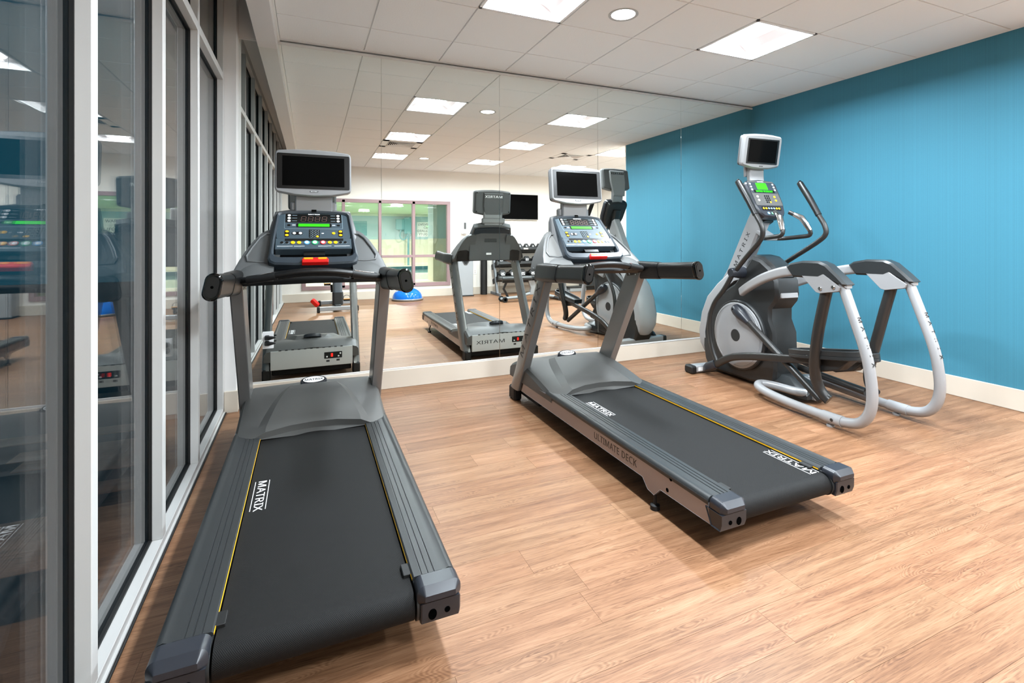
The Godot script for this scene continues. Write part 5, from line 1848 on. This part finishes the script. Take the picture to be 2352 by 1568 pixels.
func exercise_bike() -> void:
	mat("bike_post", Color(0.40, 0.43, 0.46), 0.3, 0.3)
	mat("strap_orange", Color(0.80, 0.52, 0.08), 0.5)
	var t := thing("exercise_bike", "grey upright exercise bike with orange pedal straps behind the first treadmill", "exercise bike", Vector3(0.92, 0, 5.35))
	var b: MB
	for v in [[-0.45, 0.31], [0.48, 0.28]]:
		b = MB.new()
		b.box(Vector3(-v[1], 0.025, v[0] - 0.04), Vector3(v[1], 0.095, v[0] + 0.04), 0.008)
		var st := part(t, "stabiliser", b, M.ell_light)
		for e: float in [-1.0, 1.0]:
			b = MB.new()
			b.box(Vector3(e * v[1] - 0.025, 0.0, v[0] - 0.048), Vector3(e * v[1] + 0.025, 0.10, v[0] + 0.048), 0.012)
			part(st, "end_cap", b, M.rubber)
	b = MB.new()
	b.box(Vector3(-0.05, 0.05, -0.45), Vector3(0.05, 0.12, 0.48), 0.01)
	part(t, "base_beam", b, M.rail_grey)
	b = MB.new()
	zy(b, [[-0.30, 0.10], [0.20, 0.10], [0.24, 0.24], [0.16, 0.42], [0.02, 0.50], [-0.16, 0.48], [-0.28, 0.36]], -0.07, 0.07, 0.02)
	part(t, "drive_housing", b, M.ell_dark)
	b = MB.new()
	b.sweep(PackedVector3Array([Vector3(0, 0.12, -0.28), Vector3(0, 0.48, -0.26), Vector3(0, 1.10, -0.30), Vector3(0, 1.28, -0.29)]), MB.rrect(0.15, 0.13, 0.045, 4), Vector3(0, 0, 1), PackedFloat32Array([1.05, 1.0, 0.85, 0.7]))
	part(t, "front_post", b, M.bike_post)
	b = MB.new()
	b.sweep(PackedVector3Array([Vector3(0, 0.10, -0.30), Vector3(0, 0.32, -0.29)]), MB.rrect(0.175, 0.16, 0.04, 4), Vector3(0, 0, 1))
	part(t, "post_cover", b, M.ell_dark)
	b = MB.new()
	b.sweep(PackedVector3Array([Vector3(0, 0.40, 0.14), Vector3(0, 0.92, 0.28)]), MB.rrect(0.06, 0.06, 0.015, 3), Vector3(0, 0, 1))
	part(t, "seat_post", b, M.bike_post)
	b = MB.new()
	var rings := []
	for v in [[0.08, 0.025, 0.03], [0.15, 0.05, 0.04], [0.25, 0.10, 0.05], [0.34, 0.13, 0.055], [0.40, 0.11, 0.045]]:
		var g := PackedVector3Array()
		for k in 12:
			g.append(Vector3(cos(TAU * k / 12) * v[1], 0.96 + sin(TAU * k / 12) * v[2], v[0]))
		rings.append(g)
	b.loft(rings)
	part(t, "saddle", b, M.rubber)
	for e: float in [-1.0, 1.0]:
		b = MB.new()
		b.sweep(PackedVector3Array([Vector3(e * 0.085, 0.30, -0.02), Vector3(e * 0.095, 0.30 - e * 0.135, -0.06 - e * 0.04)]), MB.rrect(0.02, 0.035, 0.006, 2), Vector3(1, 0, 0))
		var cr := part(t, "crank", b, M.ell_dark)
		var pc := Vector3(e * 0.16, 0.30 - e * 0.14, -0.06 - e * 0.04)
		b = MB.new()
		b.box(pc - Vector3(0.055, 0.018, 0.045), pc + Vector3(0.055, 0.014, 0.045), 0.006)
		part(cr, "pedal", b, M.rubber)
		b = MB.new()
		b.box(pc + Vector3(-0.06, 0.012, -0.05), pc + Vector3(0.06, 0.024, -0.03), 0.003)
		part(cr, "pedal_edge", b, M.strap_orange)
		b = MB.new()
		b.sweep(spline([pc + Vector3(-0.055, 0.02, 0), pc + Vector3(-0.045, 0.065, 0), pc + Vector3(0, 0.085, 0), pc + Vector3(0.045, 0.065, 0), pc + Vector3(0.055, 0.02, 0)], 4), MB.rrect(0.006, 0.03, 0.002, 2), Vector3(0, 0, 1))
		part(cr, "strap", b, M.rubber)
	b = MB.new()
	b.tube(bend([Vector3(-0.24, 1.14, 0.02), Vector3(-0.24, 1.16, -0.18), Vector3(-0.08, 1.20, -0.30), Vector3(0.08, 1.20, -0.30), Vector3(0.24, 1.16, -0.18), Vector3(0.24, 1.14, 0.02)], 0.07), 0.017, 12)
	part(t, "handlebar", b, M.grip_black)
	b = MB.new()
	b.xf = Transform3D(Basis(Vector3.RIGHT, -0.35), Vector3(0, 1.36, -0.26))
	b.prism(MB.rrect(0.34, 0.26, 0.05, 4), -0.05, 0.0, 0.012)
	part(t, "console", b, M.console_slate)
	b = MB.new()
	b.box(Vector3(-0.08, 1.42, -0.33), Vector3(0.08, 1.56, -0.29), 0.008)
	part(t, "monitor_neck", b, M.monitor_silver)
	b = MB.new()
	b.xf = Transform3D(Basis(), Vector3(0, 1.60, -0.28))
	b.prism(MB.rrect(0.41, 0.26, 0.025, 4), -0.05, 0.0, 0.01)
	var mn := part(t, "monitor", b, M.monitor_silver)
	plate(mn, "screen", Transform3D(Basis(), Vector3(0, 1.60, -0.28)), -0.18, 0.18, -0.1, 0.1, 0.0, 0.002, M.gloss_black)
	plate(mn, "back_case", Transform3D(Basis(), Vector3(0, 1.60, -0.28)), -0.18, 0.18, -0.11, 0.11, -0.075, -0.048, M.shell_dark, 0.02, 0.008)
	t = thing("red_pad", "small red rounded pad propped on the exercise bike's front bar", "pad", Vector3(0.575, 0.095, 4.90))
	b = MB.new()
	b.xf = Transform3D(Basis(Vector3(0, 0, 1), 0.75), Vector3(0.0, 0.055, 0.0)) * Transform3D(Basis(Vector3.UP, 0.5), Vector3.ZERO)
	b.prism(MB.rrect(0.075, 0.15, 0.028, 4, Vector2(0, 0.03)), -0.03, 0.03, 0.008)
	part(t, "pad_body", b, M.clip_red)

func _ready() -> void:
	# camera: level, turned 23.5 degrees to the right, lens shifted down
	var cam := Camera3D.new()
	cam.name = "camera"
	cam.position = Vector3(0.4833, 1.2435, 4.2015)
	cam.rotation.y = -0.41102
	cam.near = 0.05
	cam.far = 80.0
	cam.projection = Camera3D.PROJECTION_FRUSTUM
	var f := 1144.163
	cam.size = 0.05 * 1568.0 / f
	cam.frustum_offset = Vector2(-(1207.118 - 1176.0) / f, -(784.0 - 545.361) / f) * 0.05
	add_child(cam)
	cam.current = true
	var env := Environment.new()
	env.background_mode = Environment.BG_COLOR
	env.background_color = Color(0.11, 0.32, 0.39)
	env.tonemap_mode = Environment.TONE_MAPPER_LINEAR
	env.tonemap_exposure = 1.12
	env.sdfgi_enabled = true
	env.ssao_enabled = true
	env.ssil_enabled = true
	var we := WorldEnvironment.new()
	we.name = "environment"
	we.environment = env
	add_child(we)
	materials()
	var m := mat("lamp_glow", Color(1, 1, 1), 0.5)
	m.emission_enabled = true
	m.emission = Color(0.97, 0.985, 1.0)
	m.emission_energy_multiplier = 7.0
	mat("reflector", Color(0.80, 0.77, 0.765), 0.6)
	mat("downlight_trim", Color(0.72, 0.72, 0.71), 0.4)
	mat("vent_dark", Color(0.05, 0.05, 0.05), 0.9)

	floor_planks()
	walls()
	mirror_wall()
	ceiling()
	window_wall()
	var E := 8.4
	troffer(1, 2, "square ceiling light near the mirror above the first treadmill", E)
	troffer(4, 2, "square ceiling light near the mirror towards the blue wall", E)
	troffer(1, 5, "square ceiling light directly before the louvred vent", E)
	troffer(4, 5, "square ceiling light in the middle of the room", E)
	troffer(7, 5, "square ceiling light past the end of the blue wall", E)
	troffer(1, 8, "square ceiling light beyond the vent towards the pool window", E)
	troffer(4, 8, "square ceiling light in front of the wall television", E)
	troffer(7, 8, "square ceiling light above the dumbbell rack end", E)
	downlight(2.43, 1.385, "round downlight between the two square lights near the mirror", 1.5)
	downlight(2.43, 5.04, "round downlight near the pool window wall", 1.5)
	vent(1, 6, "white louvred ceiling vent beside a square light")
	vent(6, 6, "white louvred ceiling vent on the blue wall side")
	treadmills()
	elliptical()
	back_wall()
	pool_room()
	television()
	dumbbells()
	bench()
	wall_items()
	floor_items()
	exercise_bike()
